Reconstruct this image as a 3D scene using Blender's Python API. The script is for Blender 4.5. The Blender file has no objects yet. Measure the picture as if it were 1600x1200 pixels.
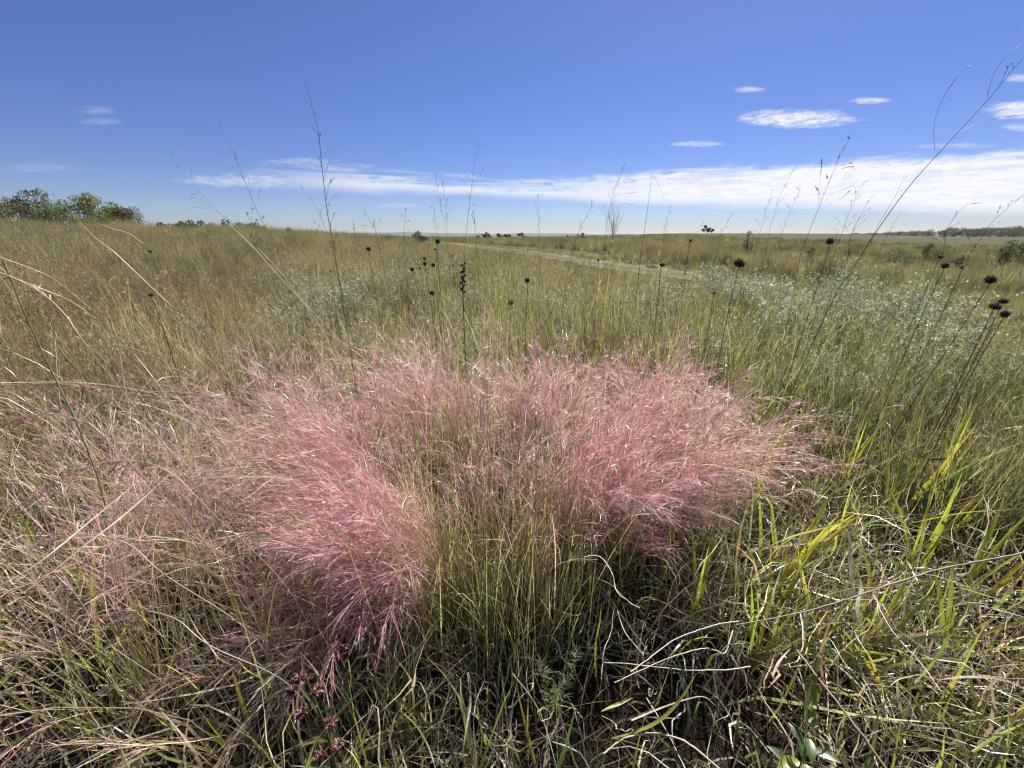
import bpy, math, random
import numpy as np
from mathutils import Vector

R = np.random.default_rng(11)
random.seed(11)
scene = bpy.context.scene
COL = scene.collection

# ------------------------------------------------------------------ camera
F = 620.0                      # focal length in pixels of the 1600-wide photograph
PITCH = math.atan(232.0 / F)
CAMZ = 1.25
cam_d = bpy.data.cameras.new('camera')
cam = bpy.data.objects.new('camera', cam_d)
COL.objects.link(cam)
cam.location = (0, 0, CAMZ)
cam.rotation_euler = (math.pi / 2 - PITCH, 0, 0)
cam_d.sensor_fit = 'HORIZONTAL'
cam_d.sensor_width = 36
cam_d.lens = 36 * F / 1600
cam_d.clip_start = 0.02
cam_d.clip_end = 9000
cam_d.dof.use_dof = True
cam_d.dof.focus_distance = 1.5
cam_d.dof.aperture_fstop = 9.0
scene.camera = cam

SUN_AZ = math.radians(26)      # to the right of straight ahead
SUN_EL = math.radians(49)
SUN_STRENGTH = 5.0
SKY_STRENGTH = 0.053
vs = scene.view_settings
vs.view_transform = 'Standard'
vs.look = 'None'
vs.gamma = 1.0
vs.use_curve_mapping = False
vs.exposure = 0.90
cy = scene.cycles
cy.use_denoising = True
cy.denoiser = 'OPENIMAGEDENOISE'
cy.denoising_input_passes = 'RGB_ALBEDO_NORMAL'
cy.denoising_prefilter = 'ACCURATE'
cy.max_bounces = 6
cy.diffuse_bounces = 3
cy.glossy_bounces = 2
cy.transmission_bounces = 3
cy.volume_bounces = 0
cy.sample_clamp_indirect = 4
cy.sample_clamp_direct = 6
cy.filter_width = 1.2
cy.caustics_reflective = False
cy.caustics_refractive = False

sun_d = bpy.data.lights.new('sun', 'SUN')
sun_d.energy = SUN_STRENGTH
sun_d.angle = math.radians(0.5)
sun_d.color = (1.0, 0.95, 0.87)
sun = bpy.data.objects.new('sun', sun_d)
COL.objects.link(sun)
sdir = Vector((math.sin(SUN_AZ) * math.cos(SUN_EL), math.cos(SUN_AZ) * math.cos(SUN_EL), math.sin(SUN_EL)))
sun.rotation_euler = sdir.to_track_quat('Z', 'Y').to_euler()

CT, ST = math.cos(PITCH), math.sin(PITCH)


def ray(px, py):
    dx = (px - 800) / F
    dy = (600 - py) / F
    return np.array([dx, CT + dy * ST, -ST + dy * CT])


def at_y(px, py, Y):
    d = ray(px, py)
    return np.array([0, 0, CAMZ]) + d * (Y / d[1])


def at_z(px, py, z):
    d = ray(px, py)
    return np.array([0, 0, CAMZ]) + d * ((z - CAMZ) / d[2])


def azel(px, py):
    d = ray(px, py)
    return math.atan2(d[0], d[1]), math.atan2(d[2], math.hypot(d[0], d[1]))


# ------------------------------------------------------------------ world
world = bpy.data.worlds.new('World')
scene.world = world
world.use_nodes = True
wn = world.node_tree
wn.nodes.clear()


class NT:
    """small helper to write node trees tersely"""
    def __init__(s, tree):
        s.t = tree

    def node(s, typ, **kw):
        n = s.t.nodes.new(typ)
        for k, v in kw.items():
            setattr(n, k, v)
        return n

    def put(s, sock, v):
        if isinstance(v, (int, float)):
            sock.default_value = v
        elif isinstance(v, (tuple, list)):
            sock.default_value = v
        else:
            s.t.links.new(v, sock)

    def m(s, op, a, b=0.0, c=0.0, clamp=False):
        n = s.node('ShaderNodeMath', operation=op, use_clamp=clamp)
        s.put(n.inputs[0], a)
        s.put(n.inputs[1], b)
        s.put(n.inputs[2], c)
        return n.outputs[0]

    def smooth(s, x, lo, hi):
        n = s.node('ShaderNodeMapRange', interpolation_type='SMOOTHSTEP')
        s.put(n.inputs[0], x)
        s.put(n.inputs[1], lo)
        s.put(n.inputs[2], hi)
        return n.outputs[0]

    def mix(s, f, a, b, blend='MIX'):
        n = s.node('ShaderNodeMix', data_type='RGBA', blend_type=blend)
        s.put(n.inputs[0], f)
        s.put(n.inputs[6], a)
        s.put(n.inputs[7], b)
        return n.outputs[2]

    def noise(s, vec, scale, detail=4, rough=0.5, dist=0.0):
        n = s.node('ShaderNodeTexNoise')
        if vec is not None:
            s.put(n.inputs['Vector'], vec)
        n.inputs['Scale'].default_value = scale
        n.inputs['Detail'].default_value = detail
        n.inputs['Roughness'].default_value = rough
        n.inputs['Distortion'].default_value = dist
        return n.outputs[0]

    def comb(s, x, y, z):
        n = s.node('ShaderNodeCombineXYZ')
        for i, v in enumerate((x, y, z)):
            s.put(n.inputs[i], v)
        return n.outputs[0]


w = NT(wn)
sky = w.node('ShaderNodeTexSky', sky_type='NISHITA')
sky.sun_disc = False
sky.sun_elevation = SUN_EL
sky.sun_rotation = SUN_AZ
sky.altitude = 300
sky.air_density = 1.0
sky.dust_density = 0.2
sky.ozone_density = 3.0
tc = w.node('ShaderNodeTexCoord')
sep = w.node('ShaderNodeSeparateXYZ')
w.t.links.new(tc.outputs['Generated'], sep.inputs[0])
DEG = 180 / math.pi
az = w.m('MULTIPLY', w.m('ARCTAN2', sep.outputs[0], sep.outputs[1]), DEG)
el = w.m('MULTIPLY', w.m('ARCSINE', sep.outputs[2]), DEG)


def edge_curve(pts, lo, hi):
    """elevation of a cloud edge against azimuth, through the given photo points"""
    n = w.node('ShaderNodeFloatCurve')
    c = n.mapping.curves[0]
    ps = []
    for px, py in pts:
        a, e = azel(px, py)
        ps.append(((a * DEG + 100) / 200, (e * DEG) / 20))
    ps = [(max(0.0, ps[0][0] - 0.25), lo / 20)] + ps + [(min(1.0, ps[-1][0] + 0.22), hi / 20)]
    while len(c.points) < len(ps):
        c.points.new(0.5, 0.5)
    for p, (x, y) in zip(c.points, ps):
        p.location = (x, y)
        p.handle_type = 'AUTO'
    n.mapping.use_clip = False
    n.mapping.update()
    w.put(n.inputs[1], w.m('DIVIDE', w.m('ADD', az, 100.0), 200.0))
    return w.m('MULTIPLY', n.outputs[0], 20.0)


# streaky noise in azimuth / elevation
v1 = w.comb(w.m('MULTIPLY', az, 0.10), w.m('MULTIPLY', el, 0.75), 0.0)
n1 = w.noise(v1, 1.0, 6, 0.62, 0.6)
v2 = w.comb(w.m('MULTIPLY', az, 0.5), w.m('MULTIPLY', el, 2.4), 3.0)
n2 = w.noise(v2, 1.0, 6, 0.65, 0.8)
v3 = w.comb(w.m('MULTIPLY', az, 0.05), w.m('MULTIPLY', el, 0.9), 7.0)
n3 = w.noise(v3, 1.0, 4, 0.5, 0.3)
up = edge_curve([(300, 268), (470, 250), (600, 262), (700, 270), (850, 275), (980, 268), (1150, 258), (1300, 250), (1450, 240), (1600, 228)], 7.0, 12)
dn = edge_curve([(300, 282), (470, 296), (600, 300), (750, 305), (850, 311), (980, 318), (1150, 323), (1300, 325), (1450, 332), (1600, 338)], 7.0, 4)
jig = w.m('MULTIPLY', w.m('SUBTRACT', n1, 0.5), 2.4)
jig2 = w.m('MULTIPLY', w.m('SUBTRACT', n2, 0.5), 0.9)
d_up = w.m('ADD', w.m('ADD', w.m('SUBTRACT', up, el), jig), jig2)
d_dn = w.m('ADD', w.m('SUBTRACT', el, dn), w.m('MULTIPLY', jig, 0.45))
band = w.m('MULTIPLY', w.smooth(d_up, -0.1, 0.9), w.smooth(d_dn, -0.5, 0.9))
thin = w.smooth(n2, 0.30, 0.52)
holes = w.smooth(n3, 0.34, 0.50)
a_fade = w.smooth(az, -34.0, -14.0)
right_solid = w.smooth(az, 4.0, 24.0)
tex = w.m('ADD', w.m('MULTIPLY', right_solid, 0.45), w.m('MULTIPLY', w.m('MULTIPLY', thin, holes), 0.55), clamp=True)
tex = w.m('MAXIMUM', tex, w.m('MULTIPLY', w.smooth(d_up, 0.7, 2.0), 0.78))
cloud = w.m('MULTIPLY', w.m('MULTIPLY', band, tex), w.m('ADD', w.m('MULTIPLY', a_fade, 0.82), 0.1))
v4 = w.comb(w.m('ADD', w.m('MULTIPLY', az, 1.6), w.m('MULTIPLY', el, 1.2)), w.m('MULTIPLY', el, 3.6), 11.0)
n4 = w.noise(v4, 0.8, 4, 0.55, 0.9)
# small clouds: centre px, half sizes px, strength
for (cx, cy, hx, hy, st) in [(1240, 186, 105, 16, 1.0), (1168, 140, 32, 5, 0.55), (1358, 157, 34, 6, 0.75), (1088, 225, 48, 5, 0.5),
                             (1590, 172, 60, 15, 0.9), (1595, 122, 30, 7, 0.5), (1600, 198, 40, 7, 0.6), (150, 172, 32, 7, 0.16), (160, 190, 42, 6, 0.16),
                             (400, 283, 110, 12, 0.45), (620, 321, 45, 4, 0.25), (480, 252, 60, 6, 0.3), (70, 262, 60, 8, 0.12), (1480, 228, 90, 5, 0.25)]:
    a0, e0 = azel(cx, cy)
    a1, e2 = azel(cx + hx, cy)
    slope = (e2 - e0) / (a1 - a0)
    _, e1 = azel(cx, cy - hy)
    sa, se = abs(a1 - a0) * DEG, abs(e1 - e0) * DEG
    u = w.m('DIVIDE', w.m('SUBTRACT', az, a0 * DEG), sa)
    vv = w.m('DIVIDE', w.m('SUBTRACT', w.m('SUBTRACT', el, e0 * DEG), w.m('MULTIPLY', w.m('SUBTRACT', az, a0 * DEG), slope)), se)
    rr = w.m('ADD', w.m('MULTIPLY', u, u), w.m('MULTIPLY', vv, vv))
    rr = w.m('ADD', rr, w.m('MULTIPLY', w.m('SUBTRACT', 0.5, n2), 2.6))
    k = w.m('MULTIPLY', w.m('MULTIPLY', w.smooth(rr, 1.15, -0.2), w.m('ADD', w.m('MULTIPLY', w.smooth(n4, 0.25, 0.65), 0.6), 0.4)), st)
    cloud = w.m('MAXIMUM', cloud, k)
hsv = w.node('ShaderNodeHueSaturation')
hsv.inputs['Hue'].default_value = 0.513
hsv.inputs['Saturation'].default_value = 1.2
hsv.inputs['Value'].default_value = 1.0
w.t.links.new(sky.outputs[0], hsv.inputs['Color'])
# cleaner, bluer air low down than the sky model gives
skycol = w.mix(w.smooth(el, 0.0, 30.0), (0.68, 0.71, 1.0, 1), (0.98, 0.93, 1.0, 1))
skycol = w.mix(1.0, hsv.outputs[0], skycol, 'MULTIPLY')
cl = w.mix(cloud, skycol, (10.2, 10.1, 10.3, 1))
bg = w.node('ShaderNodeBackground')
bg.inputs[1].default_value = SKY_STRENGTH
w.t.links.new(cl, bg.inputs[0])
wo = w.node('ShaderNodeOutputWorld')
w.t.links.new(bg.outputs[0], wo.inputs[0])

# ------------------------------------------------------------------ materials


def new_mat(name):
    m = bpy.data.materials.new(name)
    m.use_nodes = True
    m.node_tree.nodes.clear()
    return m, NT(m.node_tree)


def leaf_mat(name, transl=0.45, gloss=0.07, rough=0.38, grain=0.35, tint=False, bumpy=False, tr_gain=1.25):
    """thin plant tissue: colour attribute, diffuse + translucent + a waxy sheen"""
    m, n = new_mat(name)
    at = n.node('ShaderNodeAttribute', attribute_name='col')
    col = at.outputs['Color']
    if tint:
        ti = n.node('ShaderNodeAttribute', attribute_type='INSTANCER', attribute_name='tint')
        col = n.mix(1.0, col, ti.outputs['Color'], 'MULTIPLY')
    tco = n.node('ShaderNodeTexCoord')
    g = n.noise(tco.outputs['Object'], 90.0, 3, 0.6)
    k = n.m('ADD', n.m('MULTIPLY', g, grain * 2), 1.0 - grain)
    col = n.mix(1.0, col, n.comb(k, k, k), 'MULTIPLY')
    df = n.node('ShaderNodeBsdfDiffuse')
    n.put(df.inputs[0], col)
    tr = n.node('ShaderNodeBsdfTranslucent')
    n.put(tr.inputs[0], n.mix(1.0, col, (tr_gain, tr_gain, tr_gain * 0.92, 1), 'MULTIPLY'))
    mx = n.node('ShaderNodeMixShader')
    mx.inputs[0].default_value = transl
    n.put(mx.inputs[1], df.outputs[0])
    n.put(mx.inputs[2], tr.outputs[0])
    gl = n.node('ShaderNodeBsdfGlossy')
    gl.inputs['Roughness'].default_value = rough
    fr = n.node('ShaderNodeLayerWeight')
    fr.inputs[0].default_value = 0.25
    mx2 = n.node('ShaderNodeMixShader')
    n.put(mx2.inputs[0], n.m('ADD', n.m('MULTIPLY', fr.outputs['Fresnel'], gloss * 2.2), gloss * 0.5))
    n.put(mx2.inputs[1], mx.outputs[0])
    n.put(mx2.inputs[2], gl.outputs[0])
    o = n.node('ShaderNodeOutputMaterial')
    n.put(o.inputs[0], mx2.outputs[0])
    return m


def stem_mat(name, rough=0.5, spec=0.4, grain=0.4):
    m, n = new_mat(name)
    at = n.node('ShaderNodeAttribute', attribute_name='col')
    tco = n.node('ShaderNodeTexCoord')
    g = n.noise(tco.outputs['Object'], 160.0, 4, 0.65)
    k = n.m('ADD', n.m('MULTIPLY', g, grain * 2), 1.0 - grain)
    col = n.mix(1.0, at.outputs['Color'], n.comb(k, k, k), 'MULTIPLY')
    p = n.node('ShaderNodeBsdfPrincipled')
    n.put(p.inputs['Base Color'], col)
    p.inputs['Roughness'].default_value = rough
    p.inputs['Specular IOR Level'].default_value = spec
    o = n.node('ShaderNodeOutputMaterial')
    n.put(o.inputs[0], p.outputs[0])
    return m


M_GRASS = leaf_mat('grass_tissue', 0.54, 0.09, 0.48, 0.3, tr_gain=1.5)
M_BROAD = leaf_mat('broad_leaf_tissue', 0.58, 0.08, 0.40, 0.25, tr_gain=1.5)
M_PINK = leaf_mat('pink_panicle_tissue', 0.50, 0.08, 0.45, 0.2, tr_gain=1.3)
M_INST = leaf_mat('meadow_tissue', 0.50, 0.05, 0.6, 0.3, tint=True)
M_ASTER = leaf_mat('aster_leaf_tissue', 0.50, 0.03, 0.6, 0.3)
M_TREE = leaf_mat('tree_leaf_tissue', 0.35, 0.02, 0.6, 0.35)
M_PETAL = leaf_mat('petal_tissue', 0.50, 0.01, 0.7, 0.1)
M_STEM = stem_mat('stem_tissue', 0.5, 0.25)
M_DARK = stem_mat('seed_head_tissue', 0.75, 0.2)
M_BARK = stem_mat('bark', 0.85, 0.2)

# ------------------------------------------------------------------ mesh helpers


class Geo:
    """collects quads with a colour per vertex; build() links them as ONE mesh object"""
    def __init__(s):
        s.V, s.Q, s.C, s.n = [], [], [], 0

    def add(s, V, Q, C):
        V = np.asarray(V, np.float32).reshape(-1, 3)
        C = np.asarray(C, np.float32)
        if C.ndim == 1:
            C = np.tile(C, (len(V), 1))
        s.V.append(V)
        s.Q.append(np.asarray(Q, np.int64) + s.n)
        s.C.append(C)
        s.n += len(V)

    def mesh(s, name, mat):
        V = np.concatenate(s.V)
        Q = np.concatenate(s.Q).astype(np.int32)
        C = np.concatenate(s.C)
        me = bpy.data.meshes.new(name)
        me.vertices.add(len(V))
        me.vertices.foreach_set('co', V.ravel())
        me.loops.add(Q.size)
        me.loops.foreach_set('vertex_index', Q.ravel())
        me.polygons.add(len(Q))
        me.polygons.foreach_set('loop_start', np.arange(0, Q.size, 4, dtype=np.int32))
        me.polygons.foreach_set('use_smooth', np.ones(len(Q), bool))
        ca = me.color_attributes.new('col', 'FLOAT_COLOR', 'POINT')
        ca.data.foreach_set('color', np.concatenate([np.clip(C, 0, 1), np.ones((len(C), 1), np.float32)], 1).astype(np.float32).ravel())
        me.materials.append(mat)
        me.update(calc_edges=True)
        return me

    def build(s, name, mat, parent=None, stuff=False):
        o = bpy.data.objects.new(name, s.mesh(name, mat))
        COL.objects.link(o)
        if parent is not None:
            o.parent = parent
            o.location = -parent['_o'] if False else (0, 0, 0)
        if stuff:
            o['kind'] = 'stuff'
        return o


def thing(name, loc, label, cat, group=None):
    o = bpy.data.objects.new(name, None)
    o.empty_display_size = 0.05
    COL.objects.link(o)
    o.location = loc
    o['label'] = label
    o['category'] = cat
    if group:
        o['group'] = group
    return o


def tag(o, label, cat, group=None):
    o['label'] = label
    o['category'] = cat
    if group:
        o['group'] = group
    return o


def copy_tree(o, parent=None):
    c = o.copy()
    COL.objects.link(c)
    if parent is not None:
        c.parent = parent
    for ch in list(o.children):
        copy_tree(ch, c)
    return c


def rnd(a, b, n=None):
    return R.uniform(a, b, n)


def paths(P, az, lean, bend, L, m, curl=0.0, power=1.6, wob=0.0):
    """centre lines grown from P: angle from the vertical lean + bend * t^power"""
    n = len(P)
    t = np.linspace(0, 1, m)
    a = np.asarray(lean)[:, None] + np.asarray(bend)[:, None] * t[None] ** power
    z = np.asarray(az)[:, None] + (np.zeros(n) + curl)[:, None] * t[None]
    if wob:
        a = a + np.cumsum(R.normal(0, wob, (n, m)), 1)
        z = z + np.cumsum(R.normal(0, wob, (n, m)), 1)
    D = np.stack([np.sin(a) * np.cos(z), np.sin(a) * np.sin(z), np.cos(a)], -1)
    seg = D[:, :-1] * (np.asarray(L) / (m - 1))[:, None, None]
    X = np.concatenate([np.zeros((n, 1, 3)), np.cumsum(seg, 1)], 1) + np.asarray(P)[:, None, :]
    return X, D, z, t


def strip_quads(n, m, k):
    """quads joining m rings of k verts on n strips, open across"""
    i = np.arange(n)[:, None, None] * (m * k)
    j = np.arange(m - 1)[None, :, None] * k
    c = np.arange(k - 1)[None, None, :]
    b = i + j + c
    return np.stack([b, b + 1, b + k + 1, b + k], -1).reshape(-1, 4)


def tube_quads(n, m, k):
    i = np.arange(n)[:, None, None] * (m * k)
    j = np.arange(m - 1)[None, :, None] * k
    c = np.arange(k)[None, None, :]
    c2 = (c + 1) % k
    b = i + j
    return np.stack([b + c, b + c2, b + k + c2, b + k + c], -1).reshape(-1, 4)


def blades(g, P, az, lean, bend, L, W, c0, c1, m=5, roll=None, curl=0.0, power=1.6, wob=0.0, fold=False, rise=0.25):
    """grass leaves: tapered strips; c0 -> c1 colour from base to tip (n,3)"""
    n = len(P)
    X, D, z, t = paths(P, az, lean, bend, L, m, curl, power, wob)
    if roll is None:
        roll = R.normal(0, 0.7, n)
    S = np.stack([-np.sin(z), np.cos(z), np.zeros_like(z)], -1)
    N = np.cross(D, S)
    r = np.asarray(roll)[:, None, None] + (R.normal(0, 0.6, n)[:, None] * t[None])[..., None]
    S2 = S * np.cos(r) + N * np.sin(r)
    prof = np.minimum(1, 0.45 + t / rise * 0.55) * np.clip(1 - t ** 2.2, 0.03, 1)
    wd = (np.asarray(W)[:, None] * prof[None])[..., None]
    if fold:
        N2 = np.cross(D, S2)
        V = np.stack([X - S2 * wd * 0.5 + N2 * wd * 0.16, X - N2 * wd * 0.05, X + S2 * wd * 0.5 + N2 * wd * 0.16], 2)
        k = 3
    else:
        V = np.stack([X - S2 * wd * 0.5, X + S2 * wd * 0.5], 2)
        k = 2
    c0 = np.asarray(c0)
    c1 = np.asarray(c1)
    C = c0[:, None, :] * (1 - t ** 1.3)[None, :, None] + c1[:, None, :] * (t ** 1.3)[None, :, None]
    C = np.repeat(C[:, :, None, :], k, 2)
    g.add(V, strip_quads(n, m, k), C.reshape(-1, 3))
    return X, D


def tubes(g, X, r, C, k=3):
    """round stems along the centre lines X (n,m,3), radius r (n,m)"""
    X = np.asarray(X, float)
    n, m, _ = X.shape
    D = np.gradient(X, axis=1)
    D /= np.linalg.norm(D, axis=-1, keepdims=True) + 1e-9
    ref = np.where(np.abs(D[..., 2:3]) > 0.9, np.array([1.0, 0, 0]), np.array([0, 0, 1.0]))
    ref = np.broadcast_to(ref[:, :1], D.shape)
    S = np.cross(D, ref)
    S /= np.linalg.norm(S, axis=-1, keepdims=True) + 1e-9
    N = np.cross(S, D)
    a = np.arange(k) / k * 2 * math.pi
    V = X[:, :, None] + np.asarray(r)[:, :, None, None] * (S[:, :, None] * np.cos(a)[None, None, :, None] + N[:, :, None] * np.sin(a)[None, None, :, None])
    C = np.asarray(C, float)
    if C.ndim == 1:
        C = np.broadcast_to(C, (n, 3))
    if C.ndim == 2:
        C = np.broadcast_to(C[:, None], (n, m, 3))
    C = np.repeat(C[:, :, None, :], k, 2)
    g.add(V, tube_quads(n, m, k), C.reshape(-1, 3))


def smooth_path(pts, per=5):
    """Catmull-Rom through points"""
    p = np.asarray(pts, float)
    p = np.vstack([2 * p[0] - p[1], p, 2 * p[-1] - p[-2]])
    out = []
    for i in range(1, len(p) - 2):
        for t in np.linspace(0, 1, per, endpoint=False):
            out.append(0.5 * ((2 * p[i]) + (-p[i - 1] + p[i + 1]) * t + (2 * p[i - 1] - 5 * p[i] + 4 * p[i + 1] - p[i + 2]) * t * t + (-p[i - 1] + 3 * p[i] - 3 * p[i + 1] + p[i + 2]) * t ** 3))
    out.append(p[-2])
    return np.array(out)


def jitter(base, n, s=0.18, hs=0.06):
    """n variants of a colour"""
    b = np.asarray(base, float)
    v = np.exp(R.normal(0, s, (n, 1)))
    h = 1 + R.normal(0, hs, (n, 3))
    return np.clip(b[None] * v * h, 0.004, 0.95)


def pick(cols, probs, n, s=0.2):
    i = R.choice(len(cols), n, p=np.array(probs) / sum(probs))
    b = np.asarray(cols, float)[i]
    return np.clip(b * np.exp(R.normal(0, s, (n, 1))) * (1 + R.normal(0, 0.05, (n, 3))), 0.004, 0.95), i


# colours (real-world albedo)
TAN = (0.50, 0.395, 0.275)
STRAW = (0.64, 0.555, 0.40)
BROWN = (0.19, 0.125, 0.085)
RUST = (0.22, 0.10, 0.05)
GREEN = (0.12, 0.175, 0.04)
OLIVE = (0.22, 0.24, 0.075)
LIME = (0.33, 0.37, 0.05)
GOLD = (0.42, 0.30, 0.05)
SAGE = (0.19, 0.23, 0.14)
PINK = (0.72, 0.28, 0.37)
ROSE = (0.76, 0.46, 0.475)
MAUVE = (0.42, 0.18, 0.26)
GREY = (0.46, 0.39, 0.35)

# ------------------------------------------------------------------ terrain


def sst(x, a, b):
    t = np.clip((x - a) / (b - a), 0, 1)
    return t * t * (3 - 2 * t)


TRACK_PX = [(1330, 486), (1200, 449), (1080, 431), (1000, 418), (940, 408), (870, 398.5), (800, 390.5), (735, 383.5), (690, 380)]
track_pts = smooth_path([np.append(at_z(px, py, zz)[:2], 0) for (px, py), zz in zip(TRACK_PX, (0, 0, 0.02, 0.08, 0.15, 0.25, 0.35, 0.42, 0.42))], 10)[:, :2]


def track_dist(x, y):
    P = np.stack([np.asarray(x), np.asarray(y)], -1)
    d = np.full(len(P), 1e9)
    for q in track_pts[::2]:
        d = np.minimum(d, np.hypot(P[:, 0] - q[0], P[:, 1] - q[1]))
    return d


def ground(x, y):
    x = np.asarray(x, float)
    y = np.asarray(y, float)
    r = np.hypot(x, y)
    a = np.degrees(np.arctan2(x, y))
    H = np.interp(a, [-180, -120, -70, -50, -40, -31, -25.6, -20, -14, -8, 180], [0.5, 1.7, 2.0, 1.52, 1.22, 1.16, 0.95, 0.62, 0.25, 0, 0])
    z = H * sst(r, 6, 44) * (1 - 0.55 * sst(r, 50, 160))
    Rr = np.interp(a, [-180, 2, 10, 20, 30, 38, 42, 46, 52, 180], [0, 0, 0.9, 2.1, 2.2, 2.0, 1.1, 0.4, 0, 0])
    z = z + Rr * sst(r, 70, 190)
    dip = np.interp(a, [-180, 22, 34, 60, 110, 180], [0, 0, -1.3, -1.9, -1.0, 0])
    z = z + dip * sst(r, 9, 38) * (1 - sst(r, 95, 230))
    z = z + 0.10 * (np.sin(x * 0.31 + 1.3) * np.sin(y * 0.27 + .4)) * sst(r, 5, 16) * (1 - 0.5 * sst(r, 60, 200))
    z = z + 0.42 * np.exp(-(track_dist(x.ravel(), y.ravel()).reshape(x.shape) / 5.0) ** 2) * sst(r, 14, 42) * (1 - sst(r, 90, 160))
    z = z + 0.022 * np.sin(x * 2.3 + 1) * np.sin(y * 2.9 + 2) * (1 - sst(r, 20, 40))
    return z


def make_terrain():
    rs = np.concatenate([[0.02], np.geomspace(0.3, 4000, 150)])
    na = 400
    aa = np.linspace(-math.pi, math.pi, na, endpoint=False)
    rr, a2 = np.meshgrid(rs, aa, indexing='ij')
    x, y = rr * np.sin(a2), rr * np.cos(a2)
    z = ground(x, y)
    V = np.stack([x, y, z], -1).reshape(-1, 3)
    g = Geo()
    g.add(V, tube_quads(1, len(rs), na)[:, ::-1], (0.1, 0.1, 0.1))
    m, n = new_mat('meadow_ground')
    geo = n.node('ShaderNodeNewGeometry')
    pos = geo.outputs['Position']
    big = n.noise(pos, 0.05, 5, 0.6)
    mid = n.noise(pos, 0.45, 5, 0.65)
    fine = n.noise(pos, 9.0, 6, 0.7)
    tiny = n.noise(pos, 70.0, 4, 0.7)
    c = n.mix(n.smooth(big, 0.38, 0.62), (0.098, 0.088, 0.048, 1), (0.070, 0.078, 0.036, 1))
    c = n.mix(n.smooth(mid, 0.42, 0.66), c, (0.120, 0.100, 0.058, 1))
    c = n.mix(n.m('MULTIPLY', n.smooth(fine, 0.45, 0.75), 0.55), c, (0.055, 0.055, 0.022, 1))
    # bare soil and litter close by, where the plants are modelled one by one
    ln = n.node('ShaderNodeVectorMath', operation='LENGTH')
    n.put(ln.inputs[0], pos)
    near = n.smooth(ln.outputs['Value'], 14.0, 45.0)
    soil = n.mix(n.smooth(tiny, 0.4, 0.7), (0.022, 0.017, 0.012, 1), (0.07, 0.053, 0.034, 1))
    c = n.mix(near, soil, c)
    p = n.node('ShaderNodeBsdfPrincipled')
    n.put(p.inputs['Base Color'], c)
    p.inputs['Roughness'].default_value = 0.95
    p.inputs['Specular IOR Level'].default_value = 0.1
    bp = n.node('ShaderNodeBump')
    bp.inputs['Strength'].default_value = 0.9
    bp.inputs['Distance'].default_value = 0.25
    n.put(bp.inputs['Height'], n.m('ADD', n.m('MULTIPLY', mid, 0.7), fine))
    n.put(p.inputs['Normal'], bp.outputs[0])
    o = n.node('ShaderNodeOutputMaterial')
    n.put(o.inputs[0], p.outputs[0])
    ob = g.build('ground', m)
    ob['kind'] = 'structure'


make_terrain()


def make_hills():
    """far wooded ridge on the horizon"""
    na = 500
    aa = np.linspace(-math.radians(100), math.radians(100), na)
    rs = np.array([1900, 2100, 2300, 2600, 2900])
    hs = np.array([-0.4, 0.35, 1.0, 0.8, 0.0])
    adeg = np.degrees(aa)
    hh = 9 + 6 * np.exp(-((adeg + 12) / 14) ** 2) + 2.5 * np.sin(adeg * 0.31) + 1.2 * np.sin(adeg * 0.9 + 1) + np.cumsum(R.normal(0, 0.12, na)) * 0.4 + R.normal(0, 0.35, na)
    V = np.zeros((len(rs), na, 3))
    for i, r in enumerate(rs):
        V[i, :, 0] = r * np.sin(aa)
        V[i, :, 1] = r * np.cos(aa)
        V[i, :, 2] = hh * hs[i]
    g = Geo()
    g.add(V, strip_quads(1, len(rs), na)[:, ::-1], (0.045, 0.06, 0.03))
    m, n = new_mat('far_woods')
    geo = n.node('ShaderNodeNewGeometry')
    f = n.noise(geo.outputs['Position'], 0.08, 5, 0.7)
    p = n.node('ShaderNodeBsdfPrincipled')
    n.put(p.inputs['Base Color'], n.mix(n.smooth(f, 0.35, 0.65), (0.03, 0.045, 0.022, 1), (0.075, 0.085, 0.04, 1)))
    p.inputs['Roughness'].default_value = 1.0
    o = n.node('ShaderNodeOutputMaterial')
    n.put(o.inputs[0], p.outputs[0])
    ob = g.build('hills', m)
    ob['kind'] = 'structure'


make_hills()


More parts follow.
